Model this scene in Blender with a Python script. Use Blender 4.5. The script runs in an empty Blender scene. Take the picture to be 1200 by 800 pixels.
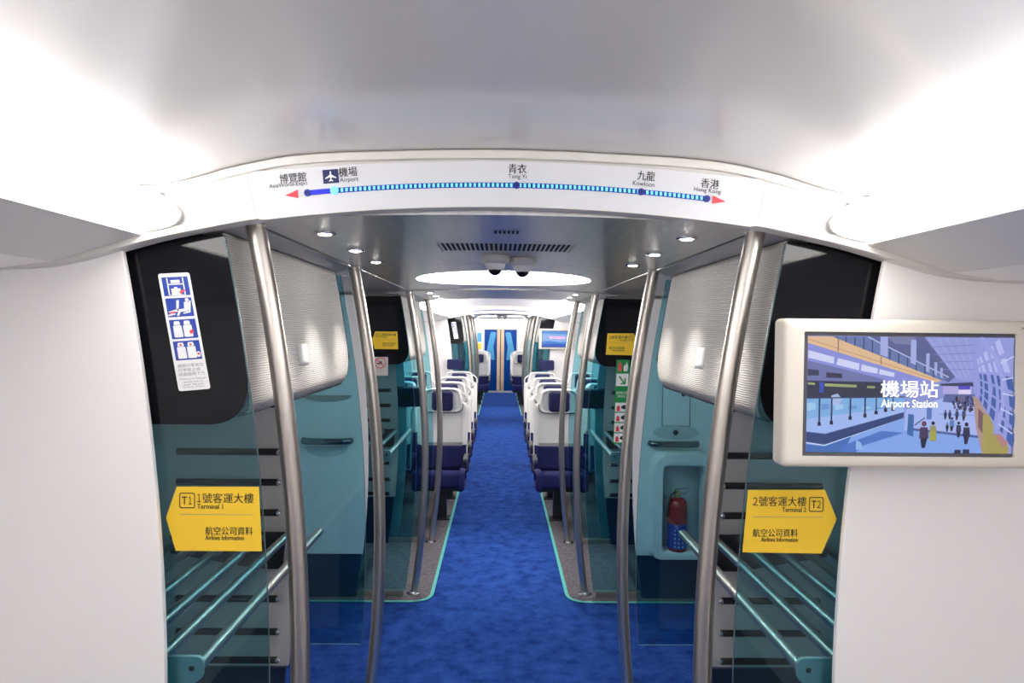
import bpy, bmesh, math, random
from mathutils import Vector, Matrix
random.seed(7)
C = bpy.context.scene.collection
PI = math.pi

# ------------------------------------------------------------------ materials
def lin(c):
    return tuple(((v/255)/12.92 if v/255 <= .04045 else ((v/255+.055)/1.055)**2.4) for v in c)

def mat(name, col, rough=.5, metal=0., emit=None, es=0., coat=0., coatr=.1, noise=0., nscale=40., bump=0., bscale=60., spec=.5, stretch=None, aniso=0.):
    m = bpy.data.materials.new(name); m.use_nodes = True
    nt = m.node_tree; b = nt.nodes['Principled BSDF']
    b.inputs['Base Color'].default_value = (*col, 1)
    b.inputs['Roughness'].default_value = rough
    b.inputs['Metallic'].default_value = metal
    b.inputs['Specular IOR Level'].default_value = spec
    b.inputs['Coat Weight'].default_value = coat
    b.inputs['Coat Roughness'].default_value = coatr
    if emit:
        b.inputs['Emission Color'].default_value = (*emit, 1)
        b.inputs['Emission Strength'].default_value = es
    if noise or bump:
        tc = nt.nodes.new('ShaderNodeTexCoord'); mp = nt.nodes.new('ShaderNodeMapping')
        nt.links.new(tc.outputs['Object'], mp.inputs['Vector'])
        if stretch: mp.inputs['Scale'].default_value = stretch
        n = nt.nodes.new('ShaderNodeTexNoise'); n.inputs['Scale'].default_value = nscale; n.inputs['Detail'].default_value = 4
        nt.links.new(mp.outputs['Vector'], n.inputs['Vector'])
        if noise:
            r = nt.nodes.new('ShaderNodeMapRange'); r.inputs['From Min'].default_value = .25; r.inputs['From Max'].default_value = .75
            r.inputs['To Min'].default_value = 1-noise; r.inputs['To Max'].default_value = 1+noise
            nt.links.new(n.outputs['Fac'], r.inputs['Value'])
            mx = nt.nodes.new('ShaderNodeVectorMath'); mx.operation = 'SCALE'
            mx.inputs[0].default_value = col
            nt.links.new(r.outputs['Result'], mx.inputs['Scale']); nt.links.new(mx.outputs['Vector'], b.inputs['Base Color'])
        if bump:
            n2 = nt.nodes.new('ShaderNodeTexNoise'); n2.inputs['Scale'].default_value = bscale; n2.inputs['Detail'].default_value = 3
            nt.links.new(mp.outputs['Vector'], n2.inputs['Vector'])
            bp = nt.nodes.new('ShaderNodeBump'); bp.inputs['Strength'].default_value = bump; bp.inputs['Distance'].default_value = .002
            nt.links.new(n2.outputs['Fac'], bp.inputs['Height']); nt.links.new(bp.outputs['Normal'], b.inputs['Normal'])
    return m

def wave_mat(name, c1, c2, axis, scale, rough=.6, bump=.4, dist=1.5):
    m = mat(name, c1, rough); nt = m.node_tree; b = nt.nodes['Principled BSDF']
    tc = nt.nodes.new('ShaderNodeTexCoord')
    w = nt.nodes.new('ShaderNodeTexWave'); w.bands_direction = axis; w.inputs['Scale'].default_value = scale
    w.inputs['Distortion'].default_value = dist; w.inputs['Detail'].default_value = 1; w.inputs['Detail Scale'].default_value = .35
    nt.links.new(tc.outputs['Object'], w.inputs['Vector'])
    mx = nt.nodes.new('ShaderNodeMix'); mx.data_type = 'RGBA'
    mx.inputs['A'].default_value = (*c1, 1); mx.inputs['B'].default_value = (*c2, 1)
    nt.links.new(w.outputs['Fac'], mx.inputs['Factor']); nt.links.new(mx.outputs['Result'], b.inputs['Base Color'])
    bp = nt.nodes.new('ShaderNodeBump'); bp.inputs['Strength'].default_value = bump; bp.inputs['Distance'].default_value = .002
    nt.links.new(w.outputs['Fac'], bp.inputs['Height']); nt.links.new(bp.outputs['Normal'], b.inputs['Normal'])
    return m

def carpet_mat(name, c1, c2, scale=9.):
    m = mat(name, c1, .95, spec=.1, bump=.6, bscale=500.); nt = m.node_tree; b = nt.nodes['Principled BSDF']
    tc = nt.nodes.new('ShaderNodeTexCoord')
    n = nt.nodes.new('ShaderNodeTexNoise'); n.inputs['Scale'].default_value = scale; n.inputs['Detail'].default_value = 8; n.inputs['Roughness'].default_value = .7
    nt.links.new(tc.outputs['Object'], n.inputs['Vector'])
    r = nt.nodes.new('ShaderNodeValToRGB'); r.color_ramp.elements[0].position = .34; r.color_ramp.elements[1].position = .64
    r.color_ramp.elements[0].color = (*c1, 1); r.color_ramp.elements[1].color = (*c2, 1)
    nt.links.new(n.outputs['Fac'], r.inputs['Fac']); nt.links.new(r.outputs['Color'], b.inputs['Base Color'])
    return m

def glass_mat(name, tint, gloss=.05):
    m = bpy.data.materials.new(name); m.use_nodes = True; nt = m.node_tree; nt.nodes.clear()
    o = nt.nodes.new('ShaderNodeOutputMaterial'); t = nt.nodes.new('ShaderNodeBsdfTransparent'); g = nt.nodes.new('ShaderNodeBsdfGlossy')
    t.inputs['Color'].default_value = (*tint, 1); g.inputs['Roughness'].default_value = .01
    f = nt.nodes.new('ShaderNodeFresnel'); f.inputs['IOR'].default_value = 1.45
    mx = nt.nodes.new('ShaderNodeMixShader')
    nt.links.new(f.outputs['Fac'], mx.inputs['Fac']); nt.links.new(t.outputs['BSDF'], mx.inputs[1]); nt.links.new(g.outputs['BSDF'], mx.inputs[2])
    nt.links.new(mx.outputs['Shader'], o.inputs['Surface'])
    return m

def emit_attr_mat(name, strength):
    m = bpy.data.materials.new(name); m.use_nodes = True; nt = m.node_tree; b = nt.nodes['Principled BSDF']
    b.inputs['Base Color'].default_value = (.01, .01, .012, 1); b.inputs['Roughness'].default_value = .3
    a = nt.nodes.new('ShaderNodeVertexColor'); a.layer_name = 'Col'
    nt.links.new(a.outputs['Color'], b.inputs['Emission Color']); b.inputs['Emission Strength'].default_value = strength
    return m

M = {}
M['white'] = mat('white_paint', (.64, .625, .61), .4)
M['wall'] = mat('wall_white', (.90, .875, .86), .45)
M['ceil'] = mat('ceiling_white', (.56, .54, .535), .35, coat=.6, coatr=.13)
M['cream'] = mat('cream_trim', (.66, .635, .60), .4)
M['soffit'] = mat('soffit_grey', (.66, .65, .64), .45)
M['diffuser'] = mat('lamp_diffuser', (.9, .9, .9), .4, emit=(1, .975, .945), es=5.0)
M['diffuser_far'] = mat('lamp_diffuser_bright', (.9, .9, .9), .4, emit=(1, .985, .965), es=8.0)
M['lens'] = mat('downlight_lens', (.9, .9, .9), .4, emit=(1, .96, .9), es=14.)
M['ring'] = mat('cove_light', (.9, .9, .9), .4, emit=(1, .98, .95), es=30.)
M['vmetal'] = mat('brushed_ceiling_metal', (.60, .59, .59), .33, metal=.8, noise=.10, nscale=6., stretch=(8, .35, 1))
M['vmetal2'] = mat('plain_ceiling_metal', (.46, .45, .45), .38, metal=.7)
M['dish'] = mat('polished_dish', (.6, .6, .59), .16, metal=.9)
M['steel'] = mat('satin_steel', (.54, .50, .46), .36, metal=1., noise=.05, nscale=30., stretch=(1, 1, .1))
M['chrome'] = mat('chrome', (.72, .73, .74), .12, metal=1.)
M['dark_chrome'] = mat('dark_chrome', (.22, .23, .235), .18, metal=1.)
M['dark_metal'] = mat('dark_metal', (.05, .05, .052), .35, metal=.6)
M['black'] = mat('black_gloss', (.006, .006, .008), .06, spec=.3)
M['rubber'] = mat('black_rubber', (.02, .02, .02), .6)
M['panel_grey'] = mat('grey_laminate', (.58, .55, .53), .5)
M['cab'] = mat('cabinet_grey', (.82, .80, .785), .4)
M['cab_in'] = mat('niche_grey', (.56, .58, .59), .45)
M['navy_lam'] = mat('navy_laminate', (.012, .03, .075), .4)
M['reed'] = wave_mat('reeded_fabric', (.52, .495, .47), (.30, .285, .27), 'Z', 52., .5, .5, 3.2)
M['glass'] = glass_mat('teal_glass', (.56, .82, .87))
M['glass_edge'] = mat('glass_edge', (.10, .15, .16), .3)
M['blue'] = carpet_mat('blue_carpet', lin((20, 50, 120)), lin((46, 84, 164)))
M['grey_carpet'] = carpet_mat('grey_carpet', lin((84, 80, 86)), lin((120, 115, 121)), 30.)
M['teal_trim'] = mat('teal_edging', lin((90, 190, 180)), .5)
M['seat_white'] = mat('seat_shell_white', (.80, .785, .76), .42)
M['navy'] = wave_mat('navy_fabric', lin((16, 18, 74)), lin((28, 31, 104)), 'X', 26., .85, .5, 0.)
M['navy_pad'] = mat('navy_pad', lin((18, 20, 80)), .65, bump=.3, bscale=300.)
M['navy_block'] = mat('navy_block', lin((17, 22, 82)), .55)
M['yellow'] = mat('sign_yellow', lin((248, 204, 48)), .45)
M['ink'] = mat('black_ink', (.012, .012, .014), .5)
M['navy_ink'] = mat('navy_ink', lin((28, 34, 90)), .5)
M['grey_ink'] = mat('grey_ink', (.22, .22, .23), .5)
M['red'] = mat('red_print', lin((225, 70, 80)), .5)
M['paper'] = mat('sticker_white', (.80, .80, .80), .45)
M['sky_ink'] = mat('sticker_blue', lin((38, 66, 160)), .45)
M['green'] = mat('sticker_green', lin((20, 140, 70)), .45)
M['map'] = mat('map_panel', (.68, .685, .72), .35)
M['map_line'] = mat('map_line_blue', lin((16, 40, 150)), .4)
M['led'] = mat('lit_leds', lin((120, 200, 240)), .4, emit=lin((90, 205, 255)), es=.42)
M['led_glow'] = mat('blue_backlight', lin((20, 30, 200)), .4, emit=lin((30, 40, 255)), es=.42)
M['tv'] = mat('tv_cream', (.80, .74, .64), .45)
M['tv_bezel'] = mat('tv_bezel', (.10, .10, .11), .4)
M['screen'] = emit_attr_mat('screen_image', .36)
M['ext_red'] = mat('extinguisher_red', lin((170, 16, 24)), .25)
M['ext_blue'] = mat('extinguisher_label', lin((24, 60, 165)), .4)
M['brass'] = mat('brass', (.55, .42, .2), .3, metal=1.)
M['door_glass'] = mat('blue_door_glass', lin((6, 62, 140)), .08)
M['door_pale'] = mat('pale_blue', lin((70, 150, 200)), .3)  # pale blue of the painted door reflections and the poster sheet
M['tan'] = mat('tan_mullion', lin((214, 188, 158)), .5)
M['cam_white'] = mat('camera_housing', (.62, .61, .60), .35)
M['slot'] = mat('vent_slot_black', (.004, .004, .004), .8)
M['leather'] = mat('grey_armrest', (.1, .1, .11), .6)

# ------------------------------------------------------------------ mesh kit
class MB:
    def __init__(s): s.v = []; s.f = []; s.mi = []; s.cur = 0; s.cols = None
    def add(s, vs, fs):
        b = len(s.v); s.v += [tuple(p) for p in vs]
        for f in fs: s.f.append(tuple(b+i for i in f)); s.mi.append(s.cur)
        return s
    def box(s, lo, hi):
        (a, b, c), (d, e, f) = lo, hi
        return s.add([(a,b,c),(d,b,c),(d,e,c),(a,e,c),(a,b,f),(d,b,f),(d,e,f),(a,e,f)],
                     [(0,3,2,1),(4,5,6,7),(0,1,5,4),(1,2,6,5),(2,3,7,6),(3,0,4,7)])
    def prism(s, pts, y0, y1, axis='Y'):
        """2-D outline swept along one axis. axis Y: pts (x,z); X: pts (y,z); Z: pts (x,y)"""
        n = len(pts)
        def q(p, t): return (p[0], t, p[1]) if axis == 'Y' else ((t, p[0], p[1]) if axis == 'X' else (p[0], p[1], t))
        return s.add([q(p, y0) for p in pts]+[q(p, y1) for p in pts],
                     [tuple(range(n)), tuple(range(2*n-1, n-1, -1))]+[(i, (i+1) % n, n+(i+1) % n, n+i) for i in range(n)])
    def flat(s, pts, y):
        return s.add([(p[0], y, p[1]) for p in pts], [tuple(range(len(pts)))])
    def tube(s, path, r, n=12, caps=True, closed=False):
        path = [Vector(p) for p in path]; m = len(path); rings = []
        ref = None
        for i, p in enumerate(path):
            a = path[(i-1) % m] if (closed or i > 0) else p
            b = path[(i+1) % m] if (closed or i < m-1) else p
            t = (b-a).normalized()
            if ref is None: ref = t.orthogonal().normalized()
            ref = (ref-t*ref.dot(t)).normalized(); w = t.cross(ref)
            rr = r[i] if isinstance(r, (list, tuple)) else r
            rings.append([p+(ref*math.cos(2*PI*k/n)+w*math.sin(2*PI*k/n))*rr for k in range(n)])
        vs = [v for g in rings for v in g]; fs = []
        for i in range(m if closed else m-1):
            j = (i+1) % m
            for k in range(n): fs.append((i*n+k, i*n+(k+1) % n, j*n+(k+1) % n, j*n+k))
        if caps and not closed: fs += [tuple(range(n-1, -1, -1)), tuple((m-1)*n+k for k in range(n))]
        return s.add(vs, fs)
    def lathe(s, prof, c, n=24, axis='Z', sx=1., sy=1.):
        vs = []; fs = []; m = len(prof)
        for (r, h) in prof:
            for k in range(n):
                a = 2*PI*k/n
                if axis == 'Z': vs.append((c[0]+r*sx*math.cos(a), c[1]+r*sy*math.sin(a), c[2]+h))
                else: vs.append((c[0]+r*math.cos(a), c[1]+h, c[2]+r*math.sin(a)))
        for i in range(m-1):
            for k in range(n): fs.append((i*n+k, i*n+(k+1) % n, (i+1)*n+(k+1) % n, (i+1)*n+k))
        fs += [tuple(range(n)), tuple((m-1)*n+k for k in range(n))]
        return s.add(vs, fs)
    def grid(s, rows, close=False):
        n = len(rows[0]); vs = [p for r in rows for p in r]; fs = []
        for i in range(len(rows)-1):
            for k in range(n-1): fs.append((i*n+k, i*n+k+1, (i+1)*n+k+1, (i+1)*n+k))
        return s.add(vs, fs)

origin = {}
def obj(name, mb, m, parent=None, at=None, bevel=0., smooth=35, recalc=True, solid=0., segs=2):
    """links mb (in world coordinates) as one mesh object; its origin is its thing's origin or AT"""
    o0 = Vector(origin[parent]) if parent else Vector(at or (0, 0, 0))
    me = bpy.data.meshes.new(name)
    me.from_pydata([tuple(Vector(p)-o0) for p in mb.v], [], mb.f)
    ms = m if isinstance(m, (list, tuple)) else [m]
    for k in ms: me.materials.append(k)
    if len(ms) > 1: me.polygons.foreach_set('material_index', mb.mi)
    if recalc:
        bm = bmesh.new(); bm.from_mesh(me); bmesh.ops.recalc_face_normals(bm, faces=bm.faces); bm.to_mesh(me); bm.free()
    if smooth:
        me.polygons.foreach_set('use_smooth', [True]*len(me.polygons))
        me.set_sharp_from_angle(angle=math.radians(smooth))
    me.update()
    o = bpy.data.objects.new(name, me); C.objects.link(o)
    if parent: o.parent = parent
    else: o.location = o0
    origin[o] = tuple(o0)
    if solid:
        d = o.modifiers.new('thickness', 'SOLIDIFY'); d.thickness = solid; d.offset = 0
    if bevel:
        d = o.modifiers.new('rounding', 'BEVEL'); d.width = bevel; d.segments = segs; d.limit_method = 'ANGLE'; d.angle_limit = math.radians(40)
        d.harden_normals = True
    return o

def tag(o, label, cat, group=None, kind=None):
    o['label'] = label; o['category'] = cat
    if group: o['group'] = group
    if kind: o['kind'] = kind
    return o
def thing(name, label, cat, loc, group=None, kind=None):
    o = bpy.data.objects.new(name, None); C.objects.link(o); o.location = loc; o.empty_display_size = .05
    origin[o] = tuple(loc)
    return tag(o, label, cat, group, kind)
def struct(name, mb, m, **k):
    o = obj(name, mb, m, **k); o['kind'] = 'structure'; return o
def copy_tree(o, loc=None, parent=None, label=None):
    c = o.copy(); C.objects.link(c)
    if parent: c.parent = parent
    if loc is not None: c.location = loc
    if label: c['label'] = label
    for ch in list(o.children): copy_tree(ch, parent=c)
    return c

_tc = {}
def text_pts(body, off=0.):
    key = (body, off)
    if key not in _tc:
        c = bpy.data.curves.new('lettering', 'FONT'); c.body = body; c.size = 1; c.offset = off; c.resolution_u = 3
        o = bpy.data.objects.new('lettering', c); C.objects.link(o)
        dg = bpy.context.evaluated_depsgraph_get(); dg.update()
        me = bpy.data.meshes.new_from_object(o.evaluated_get(dg))
        _tc[key] = ([(v.co.x, v.co.y) for v in me.vertices], [tuple(p.vertices) for p in me.polygons])
        bpy.data.objects.remove(o); bpy.data.curves.remove(c); bpy.data.meshes.remove(me)
    return _tc[key]
def text(mb, body, x0, x1, z0, z1, y, fn=None, off=0., bold=0.):
    """letters filling the box x0..x1, z0..z1 on the plane y, facing -Y; fn maps (x,z) to (x,z)"""
    P, F = text_pts(body, off)
    xs = [p[0] for p in P]; zs = [p[1] for p in P]
    ax, bx, az, bz = min(xs), max(xs), min(zs), max(zs)
    q = [(x0+(x-ax)/(bx-ax)*(x1-x0), z0+(z-az)/(bz-az)*(z1-z0)) for x, z in P]
    if fn: q = [fn(*p) for p in q]
    for k in ((-.5, .5) if bold else (0,)): mb.add([(p[0]+k*bold, y-(k+.5)*.00005, p[1]) for p in q], F)

def rrect(x0, x1, z0, z1, r, n=5):
    out = []
    for cx, cz, a in ((x1-r, z1-r, 0), (x0+r, z1-r, 90), (x0+r, z0+r, 180), (x1-r, z0+r, 270)):
        for k in range(n+1):
            t = math.radians(a+90*k/n); out.append((cx+r*math.cos(t), cz+r*math.sin(t)))
    return out
def round_poly(pts, rs, n=6):
    """rounds each corner of a polygon with its own radius"""
    out = []; N = len(pts)
    for i, p in enumerate(pts):
        r = rs[i] if isinstance(rs, (list, tuple)) else rs
        p = Vector(p); a = Vector(pts[i-1]); b = Vector(pts[(i+1) % N])
        if r <= 0: out.append(tuple(p)); continue
        u = (a-p).normalized(); v = (b-p).normalized()
        h = u.angle(v)/2; d = min(r/math.tan(h), (a-p).length*.49, (b-p).length*.49)
        s0 = p+u*d; s1 = p+v*d
        for k in range(n+1):
            t = k/n; out.append(tuple(s0*(1-t)**2+p*2*t*(1-t)+s1*t*t))
    return out
def lerp_table(tab, x):
    x = abs(x)
    for (a, va), (b, vb) in zip(tab, tab[1:]):
        if x <= b: t = (x-a)/(b-a); return va+(vb-va)*t
    return tab[-1][1]
def smooth_table(tab, x):
    x = abs(x); n = len(tab)
    for i in range(n-1):
        a, va = tab[i]; b, vb = tab[i+1]
        if x <= b:
            def sl(j):
                if j == 0: return 0.
                if j == n-1: return (tab[j][1]-tab[j-1][1])/(tab[j][0]-tab[j-1][0])
                return (tab[j+1][1]-tab[j-1][1])/(tab[j+1][0]-tab[j-1][0])
            h = b-a; t = (x-a)/h; m0 = sl(i)*h; m1 = sl(i+1)*h
            return (2*t**3-3*t*t+1)*va+(t**3-2*t*t+t)*m0+(-2*t**3+3*t*t)*vb+(t**3-t*t)*m1
    return tab[-1][1]

# ------------------------------------------------------------------ the car's own curves
W = 1.42                                   # half width of the car inside
def bow(z): return .5+.0905*(z-.87)**2     # sideways line that poles, glass and panels follow
UT = [(0, 2.160), (.25, 2.154), (.48, 2.140), (.62, 2.112), (.70, 2.088), (.77, 2.072), (.834, 2.066), (1.0, 2.06), (W+.05, 2.05)]
LT = [(0, 2.030), (.3, 2.020), (.57, 1.993), (.666, 1.975), (.78, 1.951), (.876, 1.924), (.96, 1.899), (1.03, 1.884), (1.15, 1.875), (W+.05, 1.865)]
def U(x): return smooth_table(UT, x)
def L(x): return smooth_table(LT, x)
def zc(x): return 2.02-.045*x*x            # lobby ceiling
def frange(a, b, n): return [a+(b-a)*i/n for i in range(n+1)]
SIDES = ((-1, 'left'), (1, 'right'))
OFF = 9.58                                 # the far lobby repeats the near one
END = 19.05
BACK = -8.0

# ------------------------------------------------------------------ floor
f = MB(); f.box((-W-.05, BACK, -.06), (W+.05, END+.05, 0)); struct('floor', f, M['blue'], smooth=0)
def carpet_patch(name, s, y0, y1, round0, round1, k):
    xi, xo = .445, W-.004
    pts = round_poly([(s*xi, y0), (s*xo, y0), (s*xo, y1), (s*xi, y1)], [.14 if round0 else 0, 0, 0, .14 if round1 else 0], 8)
    b = MB(); b.prism(pts, 0.0005, .004, 'Z'); struct('floor', b, M['grey_carpet'], smooth=0)
    t = MB()
    path = [p for p in pts]
    i0 = max(range(len(path)), key=lambda i: 0)
    if round0: seq = [(s*xo, y0)]+list(reversed(path[:9]))
    else: seq = [(s*xi, y0)]
    seq = seq+([*reversed(path[-9:])] if round1 else [(s*xi, y1)])
    if round1: seq.append((s*xo, y1))
    w = .011
    P = [Vector((a, b, 0)) for a, b in seq]; rowa, rowb = [], []
    for i, p in enumerate(P):
        d = (P[min(i+1, len(P)-1)]-P[max(i-1, 0)]).normalized(); nn = Vector((-d.y, d.x, 0))
        rowa.append(tuple(p+nn*w+Vector((0, 0, .0065)))); rowb.append(tuple(p-nn*w+Vector((0, 0, .0065))))
    t.grid([rowa, rowb]); struct('trim_%d' % k, t, M['teal_trim'], smooth=0, solid=.003)
k = 1
for s, _n in SIDES:
    carpet_patch('floor', s, 4.36, 4.36+7.55, True, True, k); k += 1
    carpet_patch('floor', s, BACK+.05, 2.6, False, True, k); k += 1
    carpet_patch('floor', s, 4.36+OFF, END-.02, True, False, k); k += 1

# ------------------------------------------------------------------ rooms (seating areas): ceiling, side walls
def room(y0, y1):
    xs = frange(-.85, .85, 40)
    c = MB(); c.prism([(x, U(x)) for x in xs]+[(x, U(x)+.03) for x in reversed(xs)], y0, y1); struct('ceiling', c, M['ceil'])
    for s, nm in SIDES:
        w = MB()
        prof = [(W, 0), (W, 1.70), (W-.015, 1.80), (W-.06, 1.862), (W-.16, 1.876), (1.13, 1.878), (1.024, 1.893)]
        outer = [(1.024, 1.92), (W+.05, 1.92), (W+.05, 0)]
        w.prism([(s*x, z) for x, z in prof+outer], y0, y1); struct('wall_'+nm, w, M['wall'])
room(BACK, 1.556)
room(5.70, 1.556+OFF)
room(5.70+OFF, END)
b = MB(); b.box((-W, BACK-.05, 0), (W, BACK, 2.2)); struct('wall_back', b, M['wall'], smooth=0)

def ceiling_lamp(s, nm, y0, y1, label, shelf_label):
    t = thing('ceiling_light', label, 'light', (s*.80, y0, 1.96), 'ceiling strip lights')
    prof = smooth_prof = [(.834, 2.066), (.795, 2.053), (.764, 2.036), (.742, 2.016), (.735, 2.000), (.742, 1.985), (.765, 1.973), (.818, 1.962)]
    # finer outline
    fine = []
    for i in range(len(prof)-1):
        p0 = prof[max(i-1, 0)]; p1 = prof[i]; p2 = prof[i+1]; p3 = prof[min(i+2, len(prof)-1)]
        for k in range(4):
            u = k/4
            fine.append(tuple(.5*((2*p1[j])+(-p0[j]+p2[j])*u+(2*p0[j]-5*p1[j]+4*p2[j]-p3[j])*u*u+(-p0[j]+3*p1[j]-3*p2[j]+p3[j])*u**3) for j in (0, 1)))
    fine.append(prof[-1])
    body = MB(); body.prism([(s*x, z) for x, z in fine], y0+.012, y1-.012); obj('diffuser', body, M['diffuser'] if y0 < 0 else M['diffuser_far'], t, smooth=50)
    for a, b in ((y0, y0+.01), (y1-.01, y1)):
        e = MB(); cx, cz = .79, 2.01
        e.prism([(s*(cx+(x-cx)*1.035), cz+(z-cz)*1.035) for x, z in fine], a, b); obj('end_cap', e, M['cream'], t)
    g = MB(); g.box((min(s*.836, s*.85), y0, 1.99), (max(s*.836, s*.85), y1, 2.062)); obj('backing_strip', g, M['soffit'], t)
    g = MB(); g.box((min(s*.826, s*.834), y0, 2.0600), (max(s*.826, s*.834), y1, 2.0640)); obj('dark_gap', g, M['dark_metal'], t)
    h = thing('overhead_shelf', shelf_label, 'shelf', (s*.92, y0, 1.9), 'overhead shelves under the strip lights')
    q = MB(); q.prism([(s*x, z) for x, z in ((.822, 1.955), (1.02, 1.892), (1.02, 1.912), (.836, 1.972))], y0, y1); obj('soffit_panel', q, M['soffit'], h, bevel=.003)
    q = MB(); q.box((min(s*.838, s*1.02), y0, 1.975), (max(s*.838, s*1.02), y1, 1.985)); obj('top_board', q, M['soffit'], h)
for s, nm in SIDES:
    ceiling_lamp(s, nm, BACK+.05, 1.553, f'long white glowing strip light in the near ceiling, {nm} of the route map', f'grey sloping overhead shelf beneath the near strip light on the {nm}')
    ceiling_lamp(s, nm, 5.72, 1.55+OFF, f'white glowing strip light above the {nm} rows of seats', f'grey overhead shelf beneath the strip light over the {nm} seat rows')
    ceiling_lamp(s, nm, 5.72+OFF, END-.02, f'white glowing strip light near the end doors, {nm} side', f'grey overhead shelf near the end doors, {nm} side')

# ------------------------------------------------------------------ portals (arch and white end panels)
tk = 10
def portal(y0, front):
    """arch beam across the car, its face looking to -Y (front) or +Y, with the white panels beside the glass"""
    global tk
    xs = frange(-W-.03, W+.03, 72)
    a = MB(); a.prism([(x, L(x)) for x in xs]+[(x, max(U(x), L(x)+.05)+(.03 if abs(x) < .86 else 0)) for x in reversed(xs)], y0, y0+.044)
    struct('trim_%d' % tk, a, M['white'], bevel=.004); tk += 1
    yf, yb = (y0-.012, y0) if front else (y0+.044, y0+.056)
    xs2 = frange(-.826, .826, 44)
    r = MB(); r.prism([(x, U(x)-.022) for x in xs2]+[(x, U(x)-.002) for x in reversed(xs2)], yf, yb)
    struct('trim_%d' % tk, r, M['cream'], bevel=.004); tk += 1
    yf, yb = (y0-.008, y0-.0005) if front else (y0+.0445, y0+.052)
    for s, nm in SIDES:
        xs3 = frange(.56, W, 34); hh = lambda x: min(1, max(.05, (x-.56)/.22))
        r = MB(); r.prism([(s*x, L(x)+.001) for x in xs3]+[(s*x, L(x)+.001+.020*hh(x)) for x in reversed(xs3)], yf, yb)
        struct('trim_%d' % tk, r, M['cream'], bevel=.003); tk += 1
        zs = frange(0.0, 1.93, 24)
        w = MB()
        inner = [(s*(bow(z)+.282), z) for z in zs]
        w.prism(inner+[(s*W, 1.90), (s*W, 0)], y0+.022, y0+.038)
        struct('wall_'+nm, w, M['wall'], bevel=.003)
for dy in (0, OFF):
    portal(1.56+dy, True)
    portal(5.645+dy, False)

# ------------------------------------------------------------------ lobby ceilings and walls
def lobby_shell(dy):
    y0, y1, y2, y3 = 1.606+dy, 2.80+dy, 4.43+dy, 5.64+dy
    xs = frange(-.613, .613, 24)
    for a, b, dz in ((y0, y1-.003, 0), (y2+.003, y3, -.008)):
        c = MB(); c.prism([(x, zc(x)+dz) for x in xs]+[(x, zc(x)+.03) for x in reversed(xs)], a, b); struct('ceiling', c, M['vmetal'])
    # middle bay with an oval opening
    cx, cy, rx, ry = 0, 3.60+dy, .455, .50
    ang = sorted(set([2*PI*i/72 for i in range(72)]+[math.atan2(sy*(y2-y1)/2, sx*.613) % (2*PI) for sx in (-1, 1) for sy in (-1, 1)]))
    m = MB(); o, i_, up = [], [], []
    my = (y1+y2)/2
    for a in ang:
        ca, sa = math.cos(a), math.sin(a)
        t = min(.613/abs(ca) if abs(ca) > 1e-6 else 9, (y2-y1)/2/abs(sa) if abs(sa) > 1e-6 else 9)
        px, py = ca*t, my+sa*t
        o.append((px, py, zc(px)))
        # ellipse point on the same ray
        e = 1/math.sqrt((ca/rx)**2+(sa/ry)**2)
        qx, qy = cx+ca*e, cy+sa*e
        i_.append((qx, qy, zc(qx))); up.append((qx, qy, zc(qx)+.012))
    o.append(o[0]); i_.append(i_[0]); up.append(up[0])
    m.grid([o, i_, up]); struct('ceiling', m, M['vmetal'], recalc=False, smooth=0)
    t = thing('recessed_ceiling_light', ('oval polished ceiling recess with glowing rim in the near lobby' if dy == 0 else 'oval polished ceiling recess in the far lobby'), 'light', (cx, cy, 2.02))
    d = MB(); rows = []
    for q in range(9):
        rr = .96*(1-q/8*.97); rows.append([(cx+rx*rr*math.cos(2*PI*k/64), cy+ry*rr*math.sin(2*PI*k/64), 2.0455+.012*(1-rr*rr)) for k in range(65)])
    d.grid(rows); obj('reflector_dish', d, M['dish'], t, smooth=80)
    d = MB(); d.grid([[(cx+rx*e*math.cos(2*PI*k/64), cy+ry*e*math.sin(2*PI*k/64), z) for k in range(65)] for e, z in ((1.015, 2.024), (1.0, 2.046), (.955, 2.049))])
    obj('light_ring', d, M['ring'], t)
    for s, nm in SIDES:
        q = MB(); q.prism([(s*x, z) for x, z in ((.624, 2.001), (.668, 1.978), (.75, 1.978), (.75, 2.03), (.624, 2.03))], y0, y1-.003); struct('ceiling', q, M['vmetal2'])
        q = MB(); q.prism([(s*x, z) for x, z in ((.624, 2.001), (.668, 1.978), (.75, 1.978), (.75, 2.03), (.624, 2.03))], y2+.003, y3); struct('ceiling', q, M['vmetal2'])
        q = MB(); q.prism([(s*x, z) for x, z in ((.615, 2.003), (.70, 1.990), (W, 1.975), (W, 2.03), (.615, 2.03))], y1+.001, y2-.001); struct('ceiling', q, M['vmetal2'])
        q = MB(); q.box((min(s*.612, s*.626), y0, 2.02), (max(s*.612, s*.626), y3, 2.03)); struct('ceiling', q, M['slot'])
        w = MB(); w.box((min(s*W, s*(W+.05)), y0, 0), (max(s*W, s*(W+.05)), y3, 2.03)); struct('wall_'+nm, w, M['cab'], smooth=0)
    lid = MB(); lid.box((-W, y0, 2.10), (W, y3, 2.12)); struct('ceiling', lid, M['slot'], smooth=0)
lobby_shell(0); lobby_shell(OFF)

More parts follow.
